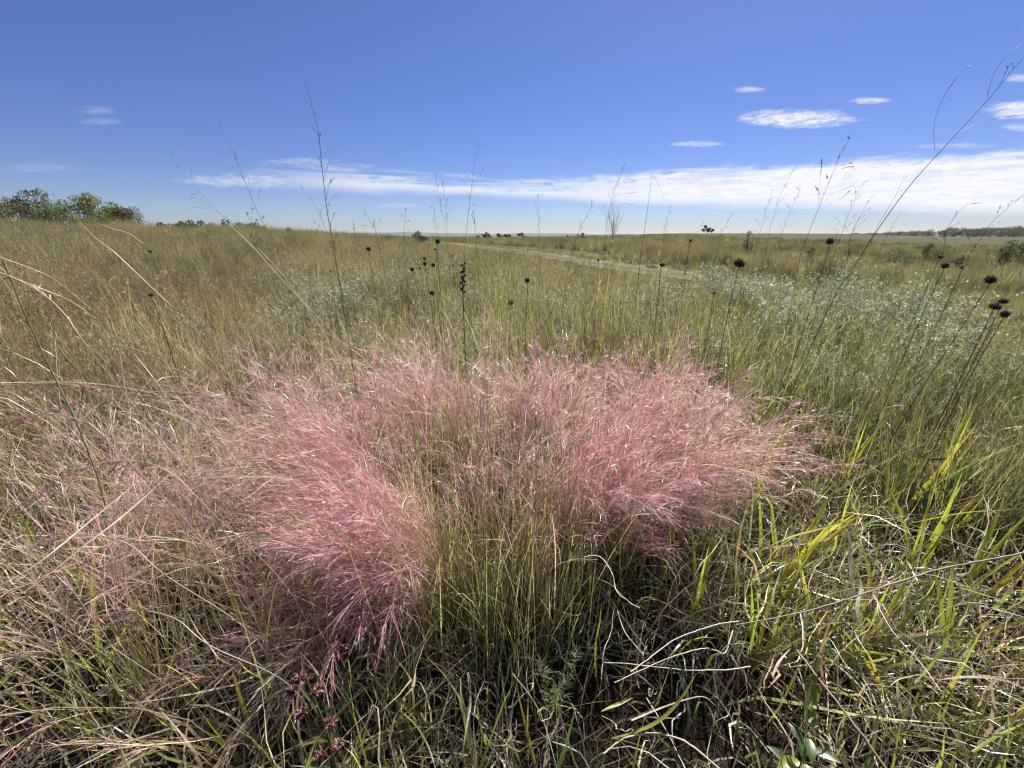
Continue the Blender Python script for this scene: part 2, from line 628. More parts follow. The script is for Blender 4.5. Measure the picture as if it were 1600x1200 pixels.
def make_track():
    T = np.gradient(track_pts, axis=0)
    T /= np.linalg.norm(T, axis=1, keepdims=True)
    N = np.stack([-T[:, 1], T[:, 0]], 1)
    us = np.linspace(-1.0, 1.0, 13)
    V = np.zeros((len(track_pts), 13, 3))
    for j, u in enumerate(us):
        uu = u + (R.normal(0, 0.12, len(track_pts)) if j in (0, 12) else 0)
        V[:, j, :2] = track_pts + N * np.reshape(uu, (-1, 1))
        V[:, j, 2] = ground(V[:, j, 0], V[:, j, 1]) + 0.035 - (0.03 if 0.42 < abs(u) < 0.9 else 0) + (0.05 if abs(u) < 0.3 else 0)
    C = np.zeros((len(track_pts), 13, 3))
    for j, u in enumerate(us):
        C[:, j] = (0.25, 0.22, 0.18) if 0.4 < abs(u) < 0.95 else ((0.15, 0.14, 0.06) if abs(u) <= 0.4 else (0.24, 0.20, 0.13))
    g = Geo()
    g.add(V, strip_quads(1, len(track_pts), 13), C.reshape(-1, 3))
    m, n = new_mat('gravel_track')
    at = n.node('ShaderNodeAttribute', attribute_name='col')
    geo = n.node('ShaderNodeNewGeometry')
    f = n.noise(geo.outputs['Position'], 3.0, 6, 0.7)
    f2 = n.noise(geo.outputs['Position'], 40.0, 4, 0.7)
    c = n.mix(n.smooth(f, 0.45, 0.7), at.outputs['Color'], (0.16, 0.13, 0.08, 1))
    c = n.mix(n.m('MULTIPLY', n.smooth(f2, 0.5, 0.7), 0.5), c, (0.10, 0.09, 0.07, 1))
    p = n.node('ShaderNodeBsdfPrincipled')
    n.put(p.inputs['Base Color'], c)
    p.inputs['Roughness'].default_value = 0.95
    bp = n.node('ShaderNodeBump')
    bp.inputs['Distance'].default_value = 0.05
    n.put(bp.inputs['Height'], f2)
    n.put(p.inputs['Normal'], bp.outputs[0])
    o = n.node('ShaderNodeOutputMaterial')
    n.put(o.inputs[0], p.outputs[0])
    ob = g.build('dirt_track', m)
    ob['kind'] = 'structure'


make_track()

# ------------------------------------------------------------------ scatter (geometry nodes) for uncountable meadow grass


def scatter(name, coll, pts, rotz, tilt, scl, idx, tint):
    me = bpy.data.meshes.new(name)
    me.vertices.add(len(pts))
    me.vertices.foreach_set('co', np.asarray(pts, np.float32).ravel())
    a = me.attributes.new('rot', 'FLOAT_VECTOR', 'POINT')
    rv = np.stack([tilt[0], tilt[1], rotz], 1).astype(np.float32)
    a.data.foreach_set('vector', rv.ravel())
    a = me.attributes.new('scl', 'FLOAT_VECTOR', 'POINT')
    a.data.foreach_set('vector', np.asarray(scl, np.float32).ravel())
    a = me.attributes.new('idx', 'INT', 'POINT')
    a.data.foreach_set('value', np.asarray(idx, np.int32))
    a = me.attributes.new('tint', 'FLOAT_COLOR', 'POINT')
    a.data.foreach_set('color', np.concatenate([tint, np.ones((len(tint), 1))], 1).astype(np.float32).ravel())
    ob = bpy.data.objects.new(name, me)
    COL.objects.link(ob)
    ob['kind'] = 'stuff'
    t = bpy.data.node_groups.new('scatter_' + name, 'GeometryNodeTree')
    t.interface.new_socket('Geometry', in_out='INPUT', socket_type='NodeSocketGeometry')
    t.interface.new_socket('Geometry', in_out='OUTPUT', socket_type='NodeSocketGeometry')
    gi = t.nodes.new('NodeGroupInput')
    go = t.nodes.new('NodeGroupOutput')
    ci = t.nodes.new('GeometryNodeCollectionInfo')
    ci.inputs['Collection'].default_value = coll
    ci.inputs['Separate Children'].default_value = True
    ci.inputs['Reset Children'].default_value = True
    ip = t.nodes.new('GeometryNodeInstanceOnPoints')
    ip.inputs['Pick Instance'].default_value = True

    def named(nm, typ):
        q = t.nodes.new('GeometryNodeInputNamedAttribute')
        q.data_type = typ
        q.inputs[0].default_value = nm
        return [s for s in q.outputs if s.enabled][0]
    e2r = t.nodes.new('FunctionNodeEulerToRotation')
    t.links.new(named('rot', 'FLOAT_VECTOR'), e2r.inputs[0])
    t.links.new(gi.outputs[0], ip.inputs['Points'])
    t.links.new(ci.outputs[0], ip.inputs['Instance'])
    t.links.new(named('idx', 'INT'), ip.inputs['Instance Index'])
    t.links.new(e2r.outputs[0], ip.inputs['Rotation'])
    t.links.new(named('scl', 'FLOAT_VECTOR'), ip.inputs['Scale'])
    t.links.new(ip.outputs[0], go.inputs[0])
    md = ob.modifiers.new('scatter', 'NODES')
    md.node_group = t
    return ob


def proto(coll, name, g, mat=None):
    o = bpy.data.objects.new(name, g.mesh(name, mat or M_INST))
    coll.objects.link(o)


def disc(n, r):
    a = rnd(0, 2 * math.pi, n)
    q = r * np.sqrt(rnd(0, 1, n))
    return np.stack([q * np.cos(a), q * np.sin(a), np.zeros(n)], 1)


# collections never linked to the scene: only their meshes are scattered
tall_coll = bpy.data.collections.new('tuft_kinds')
far_coll = bpy.data.collections.new('far_tuft_kinds')
NT_KINDS = 6
for k in range(NT_KINDS):                       # tufts for 3 - 40 m, colours near grey so the tint sets them
    g = Geo()
    n = 90
    c, _ = pick([(0.9, 0.86, 0.74), (0.60, 0.62, 0.42), (0.34, 0.29, 0.24), (1.0, 0.98, 0.9)], [4, 4, 3, 2.5], n, 0.3)
    P = disc(n, 0.24)
    blades(g, P, rnd(0, 6.28, n), np.abs(R.normal(0, 0.25, n)), R.normal(0.35, 0.5, n), rnd(0.28, 0.62, n), rnd(0.0035, 0.008, n), c * 0.8, c, 5, wob=0.10, curl=R.normal(0, 0.8, n))
    n = 18                                      # thin seed stalks
    c = np.tile(np.array([[1.0, 0.9, 0.74]]), (n, 1))
    X, D = blades(g, disc(n, 0.2), rnd(0, 6.28, n), np.abs(R.normal(0, 0.15, n)), R.normal(0.25, 0.3, n), rnd(0.5, 0.85, n), np.full(n, 0.0034), c * 0.8, c, 5)
    tips = np.repeat(X[:, -1], 9, 0) - np.repeat(D[:, -1], 9, 0) * rnd(0, 0.16, n * 9)[:, None]
    nn = len(tips)
    c = np.tile(np.array([[0.95, 0.8, 0.6]]), (nn, 1)) * rnd(0.6, 1.05, (nn, 1))
    blades(g, tips, rnd(0, 6.28, nn), rnd(0.1, 0.9, nn), rnd(0, 0.5, nn), rnd(0.012, 0.04, nn), rnd(0.002, 0.005, nn), c, c, 3)
    proto(tall_coll, 'tuft_%02d' % k, g)
for k in range(4):                              # wide patches for 40 m and more
    g = Geo()
    n = 220
    c, _ = pick([(0.9, 0.84, 0.70), (0.6, 0.6, 0.4), (0.42, 0.35, 0.28), (1.0, 0.98, 0.88)], [4, 3, 2.5, 1], n, 0.3)
    blades(g, disc(n, 0.9), rnd(0, 6.28, n), np.abs(R.normal(0, 0.25, n)), R.normal(0.3, 0.4, n), rnd(0.3, 0.75, n), rnd(0.010, 0.022, n), c * 0.8, c, 3)
    proto(far_coll, 'patch_%02d' % k, g)


def nz(x, y, s, o=0.0):
    return 0.5 + 0.25 * (np.sin(x * s + o + 1.7 * np.sin(y * s * 0.8 + o)) + np.sin(y * s * 1.13 + 2.1 * o + 1.3 * np.sin(x * s * 1.4 + o * 3)))


def wedge(n, r0, r1, half=68, power=1.0):
    a = np.radians(rnd(-half, half, n))
    u = rnd(0, 1, n)
    r = np.sqrt(r0 ** 2 + u ** power * (r1 ** 2 - r0 ** 2))
    return r * np.sin(a), r * np.cos(a), r, np.degrees(a)


def meadow_tint(x, y, r, a):
    """tan slope on the left, grey-green behind the pink grass, ochre and olive far away"""
    n = len(x)
    left = sst(-a, 12, 34)
    c_left = np.array([0.375, 0.34, 0.195])
    c_mid = np.array([0.33, 0.345, 0.17])
    c_right = np.array([0.30, 0.32, 0.15])
    c_far = np.array([0.295, 0.29, 0.15])
    c = c_mid[None] * np.ones((n, 1))
    rt = sst(a, 8, 28)[:, None]
    c = c * (1 - rt) + c_right * rt
    c = c * (1 - left[:, None]) + c_left * left[:, None]
    fr = sst(r, 9, 20)[:, None] * (1 - 0.3 * left[:, None])
    c = c * (1 - fr) + c_far * fr
    g = (sst(nz(x, y, 0.35, 1.0), 0.5, 0.85) * 0.7)[:, None]
    c = c * (1 - g) + np.array([0.27, 0.28, 0.12]) * g
    b = (sst(nz(x, y, 0.6, 4.0), 0.6, 0.95) * 0.6)[:, None]
    c = c * (1 - b) + np.array([0.28, 0.225, 0.14]) * b
    d2 = (sst(nz(x, y, 1.3, 3.1) * 0.6 + nz(x, y, 0.21, 5.0) * 0.5, 0.62, 0.88) * 0.75)[:, None]
    c = c * (1 - d2) + np.array([0.13, 0.145, 0.07]) * d2
    l2 = (sst(nz(x, y, 1.9, 6.3), 0.7, 0.98) * 0.6)[:, None]
    c = c * (1 - l2) + np.array([0.50, 0.44, 0.28]) * l2
    td = track_dist(x, y)
    gt = (np.exp(-(td / 3.0) ** 2) * 0.8)[:, None]
    c = c * (1 - gt) + np.array([0.32, 0.34, 0.10]) * gt
    v = np.exp(R.normal(0, 0.34, (n, 1)))
    return np.clip(c * v * (1 + R.normal(0, 0.06, (n, 3))) * 0.95, 0.02, 0.9)


def meadow(name, n, r0, r1, coll, kinds, s0, s1):
    x, y, r, a = wedge(n, r0, r1)
    td = track_dist(x, y)
    keep = (td > 0.9) | ((td < 0.32) & (rnd(0, 1, n) < 0.9)) | (rnd(0, 1, n) < 0.2)
    # leave the pink clump's own spot to the plants modelled there
    keep &= ~((np.abs(x) < 1.35) & (y < 2.6))
    x, y, r, a, td = x[keep], y[keep], r[keep], a[keep], td[keep]
    n = len(x)
    h = rnd(s0, s1, n) * (0.55 + 0.5 * nz(x, y, 0.7, 2.0) + 0.4 * nz(x, y, 2.1, 0.7))
    low = np.minimum(1.0, 0.22 + 0.78 * sst(td - 3.5 * sst(r, 18, 32), 1.0, 6.0))
    h = h * low
    z = ground(x, y) - 0.01
    wdt = np.maximum(h, 0.75 * s0)
    sc = np.stack([wdt, wdt, h], 1)
    return scatter(name, coll, np.stack([x, y, z], 1), rnd(0, 6.28, n), (R.normal(0, 0.16, n), R.normal(-0.05, 0.17, n)), sc, R.integers(0, kinds, n), meadow_tint(x, y, r, a))


weed_coll = bpy.data.collections.new('weed_kinds')
for k in range(3):                              # leafy dark weeds
    g = Geo()
    ns = 7
    X, D, _, _ = paths(disc(ns, 0.06), rnd(0, 6.28, ns), rnd(0.05, 0.4, ns), rnd(0, 0.3, ns), rnd(0.45, 0.8, ns), 7, 0, 1.5, 0.06)
    tubes(g, X, np.linspace(0.003, 0.0015, 7)[None] * np.ones((ns, 1)), np.array([0.5, 0.42, 0.3]), 3)
    n = ns * 34
    q = rnd(0.15, 1, (ns, 34)) * 6
    i0 = np.minimum(q.astype(int), 5)
    B = (X[np.arange(ns)[:, None], i0] + (X[np.arange(ns)[:, None], i0 + 1] - X[np.arange(ns)[:, None], i0]) * (q - i0)[..., None]).reshape(-1, 3)
    c, _ = pick([(0.55, 0.6, 0.35), (0.35, 0.36, 0.25), (0.6, 0.45, 0.3)], [3, 3, 1.5], n, 0.3)
    blades(g, B, rnd(0, 6.28, n), rnd(0.5, 1.5, n), rnd(-0.2, 0.7, n), rnd(0.025, 0.08, n), rnd(0.005, 0.012, n), c, c, 4)
    proto(weed_coll, 'weed_%02d' % k, g)
for k in range(3):                              # dense pale tussocks, nodding
    g = Geo()
    n = 150
    c, _ = pick([(1.0, 0.88, 0.68), (0.8, 0.66, 0.46), (0.62, 0.6, 0.4), (0.9, 0.66, 0.55)], [3, 3, 2, 1.2], n, 0.3)
    blades(g, disc(n, 0.10), rnd(0, 6.28, n), np.abs(R.normal(0.2, 0.22, n)), R.normal(0.9, 0.5, n), rnd(0.35, 0.9, n), rnd(0.004, 0.008, n), c * 0.7, c, 6, wob=0.1)
    proto(weed_coll, 'tussock_%02d' % k, g)


def weeds(name, n, r0, r1, s0, s1):
    x, y, r, a = wedge(n, r0, r1)
    keep = (track_dist(x, y) > 4.5) & ~((np.abs(x) < 1.5) & (y < 2.8)) & (nz(x, y, 0.8, 1.1) > rnd(0, 0.8, n))
    x, y, r, a = x[keep], y[keep], r[keep], a[keep]
    n = len(x)
    k = R.integers(0, 6, n)
    tint = np.where((k < 3)[:, None], jitter((0.20, 0.21, 0.10), n, 0.35, 0.1), jitter((0.46, 0.40, 0.25), n, 0.3, 0.08))
    h = rnd(s0, s1, n)
    return scatter(name, weed_coll, np.stack([x, y, ground(x, y) - 0.01], 1), rnd(0, 6.28, n), (R.normal(0, 0.15, n), R.normal(-0.05, 0.15, n)), np.stack([h, h, h * rnd(0.8, 1.1, n)], 1), k, tint)


weeds('meadow_weeds', 800, 4.6, 12, 0.65, 1.05)
weeds('distant_meadow_weeds', 2600, 12, 45, 0.8, 1.35)


def verge():
    q = R.integers(0, len(track_pts), 1000)
    u = np.where(rnd(0, 1, 1000) < 0.6, R.normal(0, 0.13, 1000), np.sign(rnd(-1, 1, 1000)) * rnd(0.85, 1.5, 1000))
    T = np.gradient(track_pts, axis=0)
    T /= np.linalg.norm(T, axis=1, keepdims=True)
    P = track_pts[q] + np.stack([-T[q, 1], T[q, 0]], 1) * u[:, None] + R.normal(0, 0.25, (1000, 1)) * T[q]
    n = len(P)
    h = rnd(0.12, 0.27, n)
    scatter('track_verge_grass', tall_coll, np.stack([P[:, 0], P[:, 1], ground(P[:, 0], P[:, 1])], 1), rnd(0, 6.28, n), (R.normal(0, 0.2, n), R.normal(0, 0.2, n)), np.stack([h * 2, h * 2, h], 1), R.integers(0, NT_KINDS, n), jitter((0.34, 0.34, 0.15), n, 0.3, 0.08))


verge()
meadow('meadow_grass', 4600, 2.2, 14, tall_coll, NT_KINDS, 0.75, 1.1)
meadow('distant_meadow_grass', 11000, 14, 42, tall_coll, NT_KINDS, 0.9, 1.25)
meadow('far_meadow_grass', 15000, 40, 130, far_coll, 4, 0.8, 1.2)

# ------------------------------------------------------------------ near grass: every blade its own geometry (uncountable: stuff)


def near_field(n, box):
    x = rnd(box[0], box[1], n)
    y = rnd(box[2], box[3], n)
    return x, y


def muhly_hole(x, y):
    """1 inside the pink clump's footprint"""
    return np.exp(-(((x - 0.02) / 0.75) ** 2 + ((y - 1.35) / 0.55) ** 2) ** 1.5)


def grass_layer(name, n, box, cols, probs, Lr, Wr, lean, bend, azb=None, azs=2.0, dens=None, c1gain=1.1, m=6, wob=0.08, curl=0.6, mat=None, z0=0.0):
    x, y = near_field(n, box)
    keep = np.hypot(x, y) > 0.42
    if dens is not None:
        keep &= rnd(0, 1, n) < dens(x, y)
    x, y = x[keep], y[keep]
    n = len(x)
    c, i = pick(cols, probs, n, 0.25)
    L = rnd(Lr[0], Lr[1], n) * (0.7 + 0.6 * nz(x, y, 3.0, 1.5))
    d = np.hypot(x, y)
    L = np.minimum(L, 0.28 + 0.55 * np.clip(d - 0.35, 0, 3))
    az_ = rnd(0, 6.28, n) if azb is None else azb + R.normal(0, azs, n)
    g = Geo()
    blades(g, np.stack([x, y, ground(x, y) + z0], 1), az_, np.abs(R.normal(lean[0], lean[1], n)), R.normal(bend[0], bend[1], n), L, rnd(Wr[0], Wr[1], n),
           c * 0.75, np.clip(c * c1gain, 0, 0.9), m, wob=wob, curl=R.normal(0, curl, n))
    return g.build(name, mat or M_GRASS, stuff=True)


left_d = lambda x, y: sst(-x, -0.05, 0.5) * (1 - 0.9 * muhly_hole(x, y))
right_d = lambda x, y: sst(x, 0.2, 0.75) * (1 - 0.9 * muhly_hole(x, y))
front_d = lambda x, y: 0.25 + 0.75 * sst(np.abs(x - 0.25), 0.15, 0.7)

# flat litter
gap_d = lambda x, y: 1 - 0.96 * np.exp(-(((x - 0.42) / 0.52) ** 2 + ((y - 0.68) / 0.24) ** 2))
PSTRAW = (0.68, 0.52, 0.44)
LIME2 = (0.42, 0.45, 0.06)
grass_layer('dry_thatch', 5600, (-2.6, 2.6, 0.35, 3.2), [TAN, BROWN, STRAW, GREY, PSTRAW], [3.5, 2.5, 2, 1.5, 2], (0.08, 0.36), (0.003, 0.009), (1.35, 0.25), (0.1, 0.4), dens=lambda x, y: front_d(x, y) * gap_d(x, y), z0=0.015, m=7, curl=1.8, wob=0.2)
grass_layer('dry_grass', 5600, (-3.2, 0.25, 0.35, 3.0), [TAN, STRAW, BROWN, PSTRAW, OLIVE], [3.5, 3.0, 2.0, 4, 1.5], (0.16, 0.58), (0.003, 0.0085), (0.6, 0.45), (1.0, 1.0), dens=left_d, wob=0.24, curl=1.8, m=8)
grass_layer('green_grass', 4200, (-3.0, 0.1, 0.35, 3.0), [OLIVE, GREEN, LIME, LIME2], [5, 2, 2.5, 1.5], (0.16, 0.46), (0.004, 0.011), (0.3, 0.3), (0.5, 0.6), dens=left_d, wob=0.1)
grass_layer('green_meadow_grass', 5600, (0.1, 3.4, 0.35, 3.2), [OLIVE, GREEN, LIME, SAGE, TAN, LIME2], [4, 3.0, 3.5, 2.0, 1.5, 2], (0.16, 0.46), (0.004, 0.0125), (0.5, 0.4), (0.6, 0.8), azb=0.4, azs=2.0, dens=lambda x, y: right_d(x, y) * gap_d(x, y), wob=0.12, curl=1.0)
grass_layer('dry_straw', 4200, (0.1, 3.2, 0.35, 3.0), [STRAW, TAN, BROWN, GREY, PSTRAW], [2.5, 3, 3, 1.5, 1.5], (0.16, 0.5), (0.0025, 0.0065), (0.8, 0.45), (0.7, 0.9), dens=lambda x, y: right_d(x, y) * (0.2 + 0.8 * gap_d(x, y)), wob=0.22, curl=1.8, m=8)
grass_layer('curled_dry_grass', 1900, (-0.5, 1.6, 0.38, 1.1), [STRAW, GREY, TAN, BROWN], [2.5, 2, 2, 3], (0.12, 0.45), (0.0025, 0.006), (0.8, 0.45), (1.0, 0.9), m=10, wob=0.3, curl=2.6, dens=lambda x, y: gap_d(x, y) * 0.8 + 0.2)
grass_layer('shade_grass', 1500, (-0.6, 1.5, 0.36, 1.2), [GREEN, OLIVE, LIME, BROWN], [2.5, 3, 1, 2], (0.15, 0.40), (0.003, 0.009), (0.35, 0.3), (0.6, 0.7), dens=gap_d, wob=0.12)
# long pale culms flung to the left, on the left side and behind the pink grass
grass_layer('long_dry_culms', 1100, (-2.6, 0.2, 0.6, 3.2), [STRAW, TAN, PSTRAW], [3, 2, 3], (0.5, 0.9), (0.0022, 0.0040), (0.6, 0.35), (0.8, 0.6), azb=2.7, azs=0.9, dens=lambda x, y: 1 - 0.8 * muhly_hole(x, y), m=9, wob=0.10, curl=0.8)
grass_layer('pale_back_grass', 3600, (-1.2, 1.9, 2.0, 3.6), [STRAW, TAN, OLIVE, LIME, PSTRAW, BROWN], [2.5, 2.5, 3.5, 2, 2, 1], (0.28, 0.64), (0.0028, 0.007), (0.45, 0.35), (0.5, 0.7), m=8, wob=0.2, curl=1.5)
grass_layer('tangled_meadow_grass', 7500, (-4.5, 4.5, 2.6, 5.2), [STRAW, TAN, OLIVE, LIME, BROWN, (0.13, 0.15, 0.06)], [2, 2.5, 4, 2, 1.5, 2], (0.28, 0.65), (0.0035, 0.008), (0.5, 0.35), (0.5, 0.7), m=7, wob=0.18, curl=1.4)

# ------------------------------------------------------------------ pink muhly tufts


def muhly(loc, label, out_az, spread, n_culm, Lr, lean0, lean1, bend, pinkness, hairs=62, n_leaf=260, rad=0.08):
    x0, y0 = loc
    t = thing('pink_grass_tuft', (x0, y0, float(ground(x0, y0))), label, 'grass tuft', 'pink grass tufts of the big clump')
    n = n_culm
    P = disc(n, rad)
    az_ = out_az + R.normal(0, spread, n)
    lean = rnd(lean0, lean1, n)
    bd = np.abs(R.normal(bend, 0.28, n))
    L = rnd(Lr[0], Lr[1], n)
    m = 13
    X, D, z, tt = paths(P, az_, lean * 0.55, bd + lean * 0.45, L, m, R.normal(0, 0.55, n), 2.0, 0.045)
    kind = (rnd(0, 1, n) < pinkness)
    ctan = jitter((0.44, 0.37, 0.18), n, 0.25)
    cup = np.where(kind[:, None], jitter((0.50, 0.27, 0.22), n, 0.15), jitter((0.52, 0.40, 0.24), n, 0.15))
    cc = ctan[:, None] * (1 - tt ** 1.5)[None, :, None] + cup[:, None] * (tt ** 1.5)[None, :, None]
    g = Geo()
    rads = np.full((n, m), 1.0) * np.linspace(0.0013, 0.0006, m)[None]
    tubes(g, X, rads, cc, 3)
    g.build('culm', M_STEM, t, True)
    # panicle: hair-fine branches that leave the upper half of each culm, each with slim spikelets
    g = Geo()
    H = int(hairs * 1.0)
    s = 0.46 + 0.54 * rnd(0, 1, (n, H)) ** 0.8
    f = s * (m - 1)
    i0 = np.minimum(f.astype(int), m - 2)
    fr = (f - i0)[..., None]
    ii = np.arange(n)[:, None]
    B = X[ii, i0] * (1 - fr) + X[ii, i0 + 1] * fr
    T = D[ii, i0]
    B = B.reshape(-1, 3)
    T = T.reshape(-1, 3)
    N = len(B)
    rv = R.normal(0, 1, (N, 3))
    rv -= T * np.sum(rv * T, 1, keepdims=True)
    rv /= np.linalg.norm(rv, axis=1, keepdims=True)
    ang = (np.abs(R.normal(0.36, 0.34, N)))[:, None]
    d0 = T * np.cos(ang) + rv * np.sin(ang)
    hl = (rnd(0.07, 0.20, (n, H)) * (1.12 - 0.75 * (s - 0.46) / 0.54)).reshape(-1)
    droop = np.array([0, 0, -1.0])[None] * rnd(0.05, 0.5, N)[:, None]
    mm = 4
    ts = np.linspace(0, 1, mm)
    HX = B[:, None] + hl[:, None, None] * (d0[:, None] * ts[None, :, None] + droop[:, None] * (ts ** 2)[None, :, None] + R.normal(0, 0.03, (N, mm, 3)) * ts[None, :, None])
    k_rep = np.repeat(kind, H)
    chair = np.where(k_rep[:, None], pick([PINK, ROSE, MAUVE, (0.60, 0.47, 0.33)], [4.5, 3, 1.4, 1.3], N, 0.16)[0], pick([(0.56, 0.44, 0.30), ROSE, (0.5, 0.33, 0.26)], [5, 2.5, 2], N, 0.16)[0])
    side = np.cross(d0, R.normal(0, 1, (N, 3)))
    side /= np.linalg.norm(side, axis=1, keepdims=True) + 1e-9
    chair = np.clip(chair * np.exp(R.normal(0.03, 0.36, (N, 1))), 0, 0.88)
    wv = np.array([0.0011, 0.0012, 0.0010, 0.0005])[None, :, None] * 0.5
    V = np.stack([HX - side[:, None] * wv, HX + side[:, None] * wv], 2)
    g.add(V, strip_quads(N, mm, 2), np.repeat(chair, mm * 2, 0))
    # spikelets
    sp = 1
    u = np.concatenate([rnd(0.35, 0.92, (N, sp - 1)), np.full((N, 1), 0.98)], 1)
    fi = u * (mm - 1)
    j0 = np.minimum(fi.astype(int), mm - 2)
    q = (fi - j0)[..., None]
    jj = np.arange(N)[:, None]
    SB = (HX[jj, j0] * (1 - q) + HX[jj, j0 + 1] * q).reshape(-1, 3)
    SD = (HX[jj, j0 + 1] - HX[jj, j0]).reshape(-1, 3)
    SD /= np.linalg.norm(SD, axis=1, keepdims=True) + 1e-9
    SD = SD + R.normal(0, 0.22, SD.shape)
    SD /= np.linalg.norm(SD, axis=1, keepdims=True)
    ns = len(SB)
    sl = rnd(0.010, 0.024, ns)
    sw = rnd(0.0005, 0.0011, ns)
    ss = np.cross(SD, R.normal(0, 1, (ns, 3)))
    ss /= np.linalg.norm(ss, axis=1, keepdims=True) + 1e-9
    a0 = SB
    a1 = SB + SD * (sl * 0.4)[:, None]
    a2 = SB + SD * sl[:, None]
    V = np.stack([a0, a1 - ss * sw[:, None], a2, a1 + ss * sw[:, None]], 1)
    ks = np.repeat(k_rep, sp)
    cs = np.where(ks[:, None], pick([PINK, MAUVE, ROSE, (0.86, 0.70, 0.68)], [3.8, 1.6, 3, 2.4], ns, 0.25)[0], pick([(0.66, 0.54, 0.42), ROSE, (0.45, 0.3, 0.22), (0.82, 0.74, 0.62)], [4, 2.5, 1.5, 1.5], ns, 0.25)[0])
    g.add(V, np.arange(ns * 4).reshape(-1, 4), np.repeat(cs, 4, 0))
    g.build('panicle', M_PINK, t, True)
    # fine upright basal leaves
    g = Geo()
    n = n_leaf
    c, _ = pick([(0.29, 0.31, 0.11), (0.33, 0.25, 0.13), OLIVE, GREEN, TAN], [4, 3, 2.5, 1.5, 1.5], n, 0.3)
    azl = np.where(rnd(0, 1, n) < 0.5, out_az + R.normal(0, spread, n), rnd(0, 6.28, n))
    blades(g, disc(n, rad * 1.35), azl, np.abs(R.normal(0.12, 0.14, n)), R.normal(0.35, 0.3, n), rnd(0.30, 0.70, n), rnd(0.0024, 0.0048, n), c * 0.85, c * 1.2, 6, wob=0.04)
    g.build('leaf', M_GRASS, t, True)
    return t


P2 = math.pi
# out_az is measured from +x towards +y (away from the camera); -pi/2 is towards the camera
muhly((-0.29, 1.04), 'pink grass tuft at front left of the clump, plumes drooping low towards the viewer', P2 * 1.10, 0.46, 165, (0.38, 0.74), 0.10, 0.85, 0.95, 0.85, 46, 200, 0.16)
muhly((0.02, 1.04), 'upright olive-stemmed tuft in the middle of the pink clump, stems bare below', P2 * 0.5, 1.6, 140, (0.60, 0.88), 0.02, 0.28, 0.25, 0.35, 8, 560, 0.20)
muhly((-0.52, 1.32), 'pink grass tuft on left flank of the clump, plumes swept flat to the left', P2 * 0.92, 0.65, 130, (0.45, 0.95), 0.20, 0.95, 0.65, 0.75, 44, 200, 0.18)
muhly((0.27, 1.32), 'pinkest tuft right of the bare stems, plumes falling forward and right', -P2 * 0.10, 0.85, 140, (0.42, 0.80), 0.05, 0.70, 0.70, 0.85, 46, 200, 0.19)
muhly((0.58, 1.42), 'pink grass tuft at right of the clump beside the green grass, plumes drooping right', -P2 * 0.01, 0.95, 130, (0.42, 0.80), 0.10, 0.80, 0.65, 0.72, 44, 200, 0.19)
muhly((-0.30, 1.76), 'tan and pink tuft at back left of the clump, its tips leaning left', P2 * 0.85, 1.0, 120, (0.55, 0.95), 0.15, 0.80, 0.55, 0.50, 42, 200, 0.18)
muhly((0.18, 1.84), 'tan-pink hazy tuft at the back centre of the clump', P2 * 0.5, 2.4, 135, (0.52, 0.82), 0.05, 0.75, 0.65, 0.58, 42, 200, 0.22)
muhly((0.64, 1.90), 'pink tuft at back right of the clump under the flat-topped seed head', P2 * 0.12, 1.6, 125, (0.50, 0.82), 0.10, 0.80, 0.65, 0.72, 42, 200, 0.20)
muhly((0.94, 1.66), 'low thin pink tuft at far right end of the clump, spreading flat to the right', P2 * 0.02, 1.0, 70, (0.42, 0.78), 0.30, 0.90, 0.6, 0.65, 38, 120, 0.16)
muhly((-0.84, 1.58), 'thin straw-pink tuft at far left end of the clump, long stems arching left', P2 * 0.88, 0.6, 75, (0.55, 1.0), 0.3, 0.80, 0.6, 0.50, 36, 120, 0.16)
muhly((-0.86, 1.06), 'sparse tan-mauve tuft in the dry grass left of the pink plumes', P2 * 0.95, 1.0, 50, (0.45, 0.80), 0.3, 1.0, 0.7, 0.45, 30, 60, 0.16)
muhly((-0.46, 0.92), 'loose mauve tuft nearest the lower left corner, tangled in dry grass', P2 * 1.10, 0.7, 45, (0.34, 0.54), 0.2, 1.0, 0.9, 0.6, 32, 120, 0.14)
muhly((-0.95, 0.70), 'straw-pink tuft closest to the viewer at left edge, stems arching out of frame', P2 * 0.9, 0.9, 34, (0.6, 0.95), 0.25, 0.80, 0.75, 0.40, 32, 30)
muhly((-1.25, 1.15), 'straw-coloured fluffy tuft at left edge beside the thick green stem', P2 * 0.8, 1.0, 40, (0.55, 0.95), 0.2, 0.80, 0.75, 0.30, 34, 40, 0.14)
muhly((-0.66, 0.66), 'low pinkish tuft in the lower left corner, plumes lying on dry grass', P2 * 0.95, 1.1, 12, (0.30, 0.50), 0.3, 1.1, 0.8, 0.50, 30, 30, 0.14)

# ------------------------------------------------------------------ single stems, leaves and stalks, each a thing


def local(pts, org):
    return np.asarray(pts, float) - np.asarray(org)[None]


def to_ground(p):
    return np.array([p[0], p[1], float(ground(p[0], p[1]))])


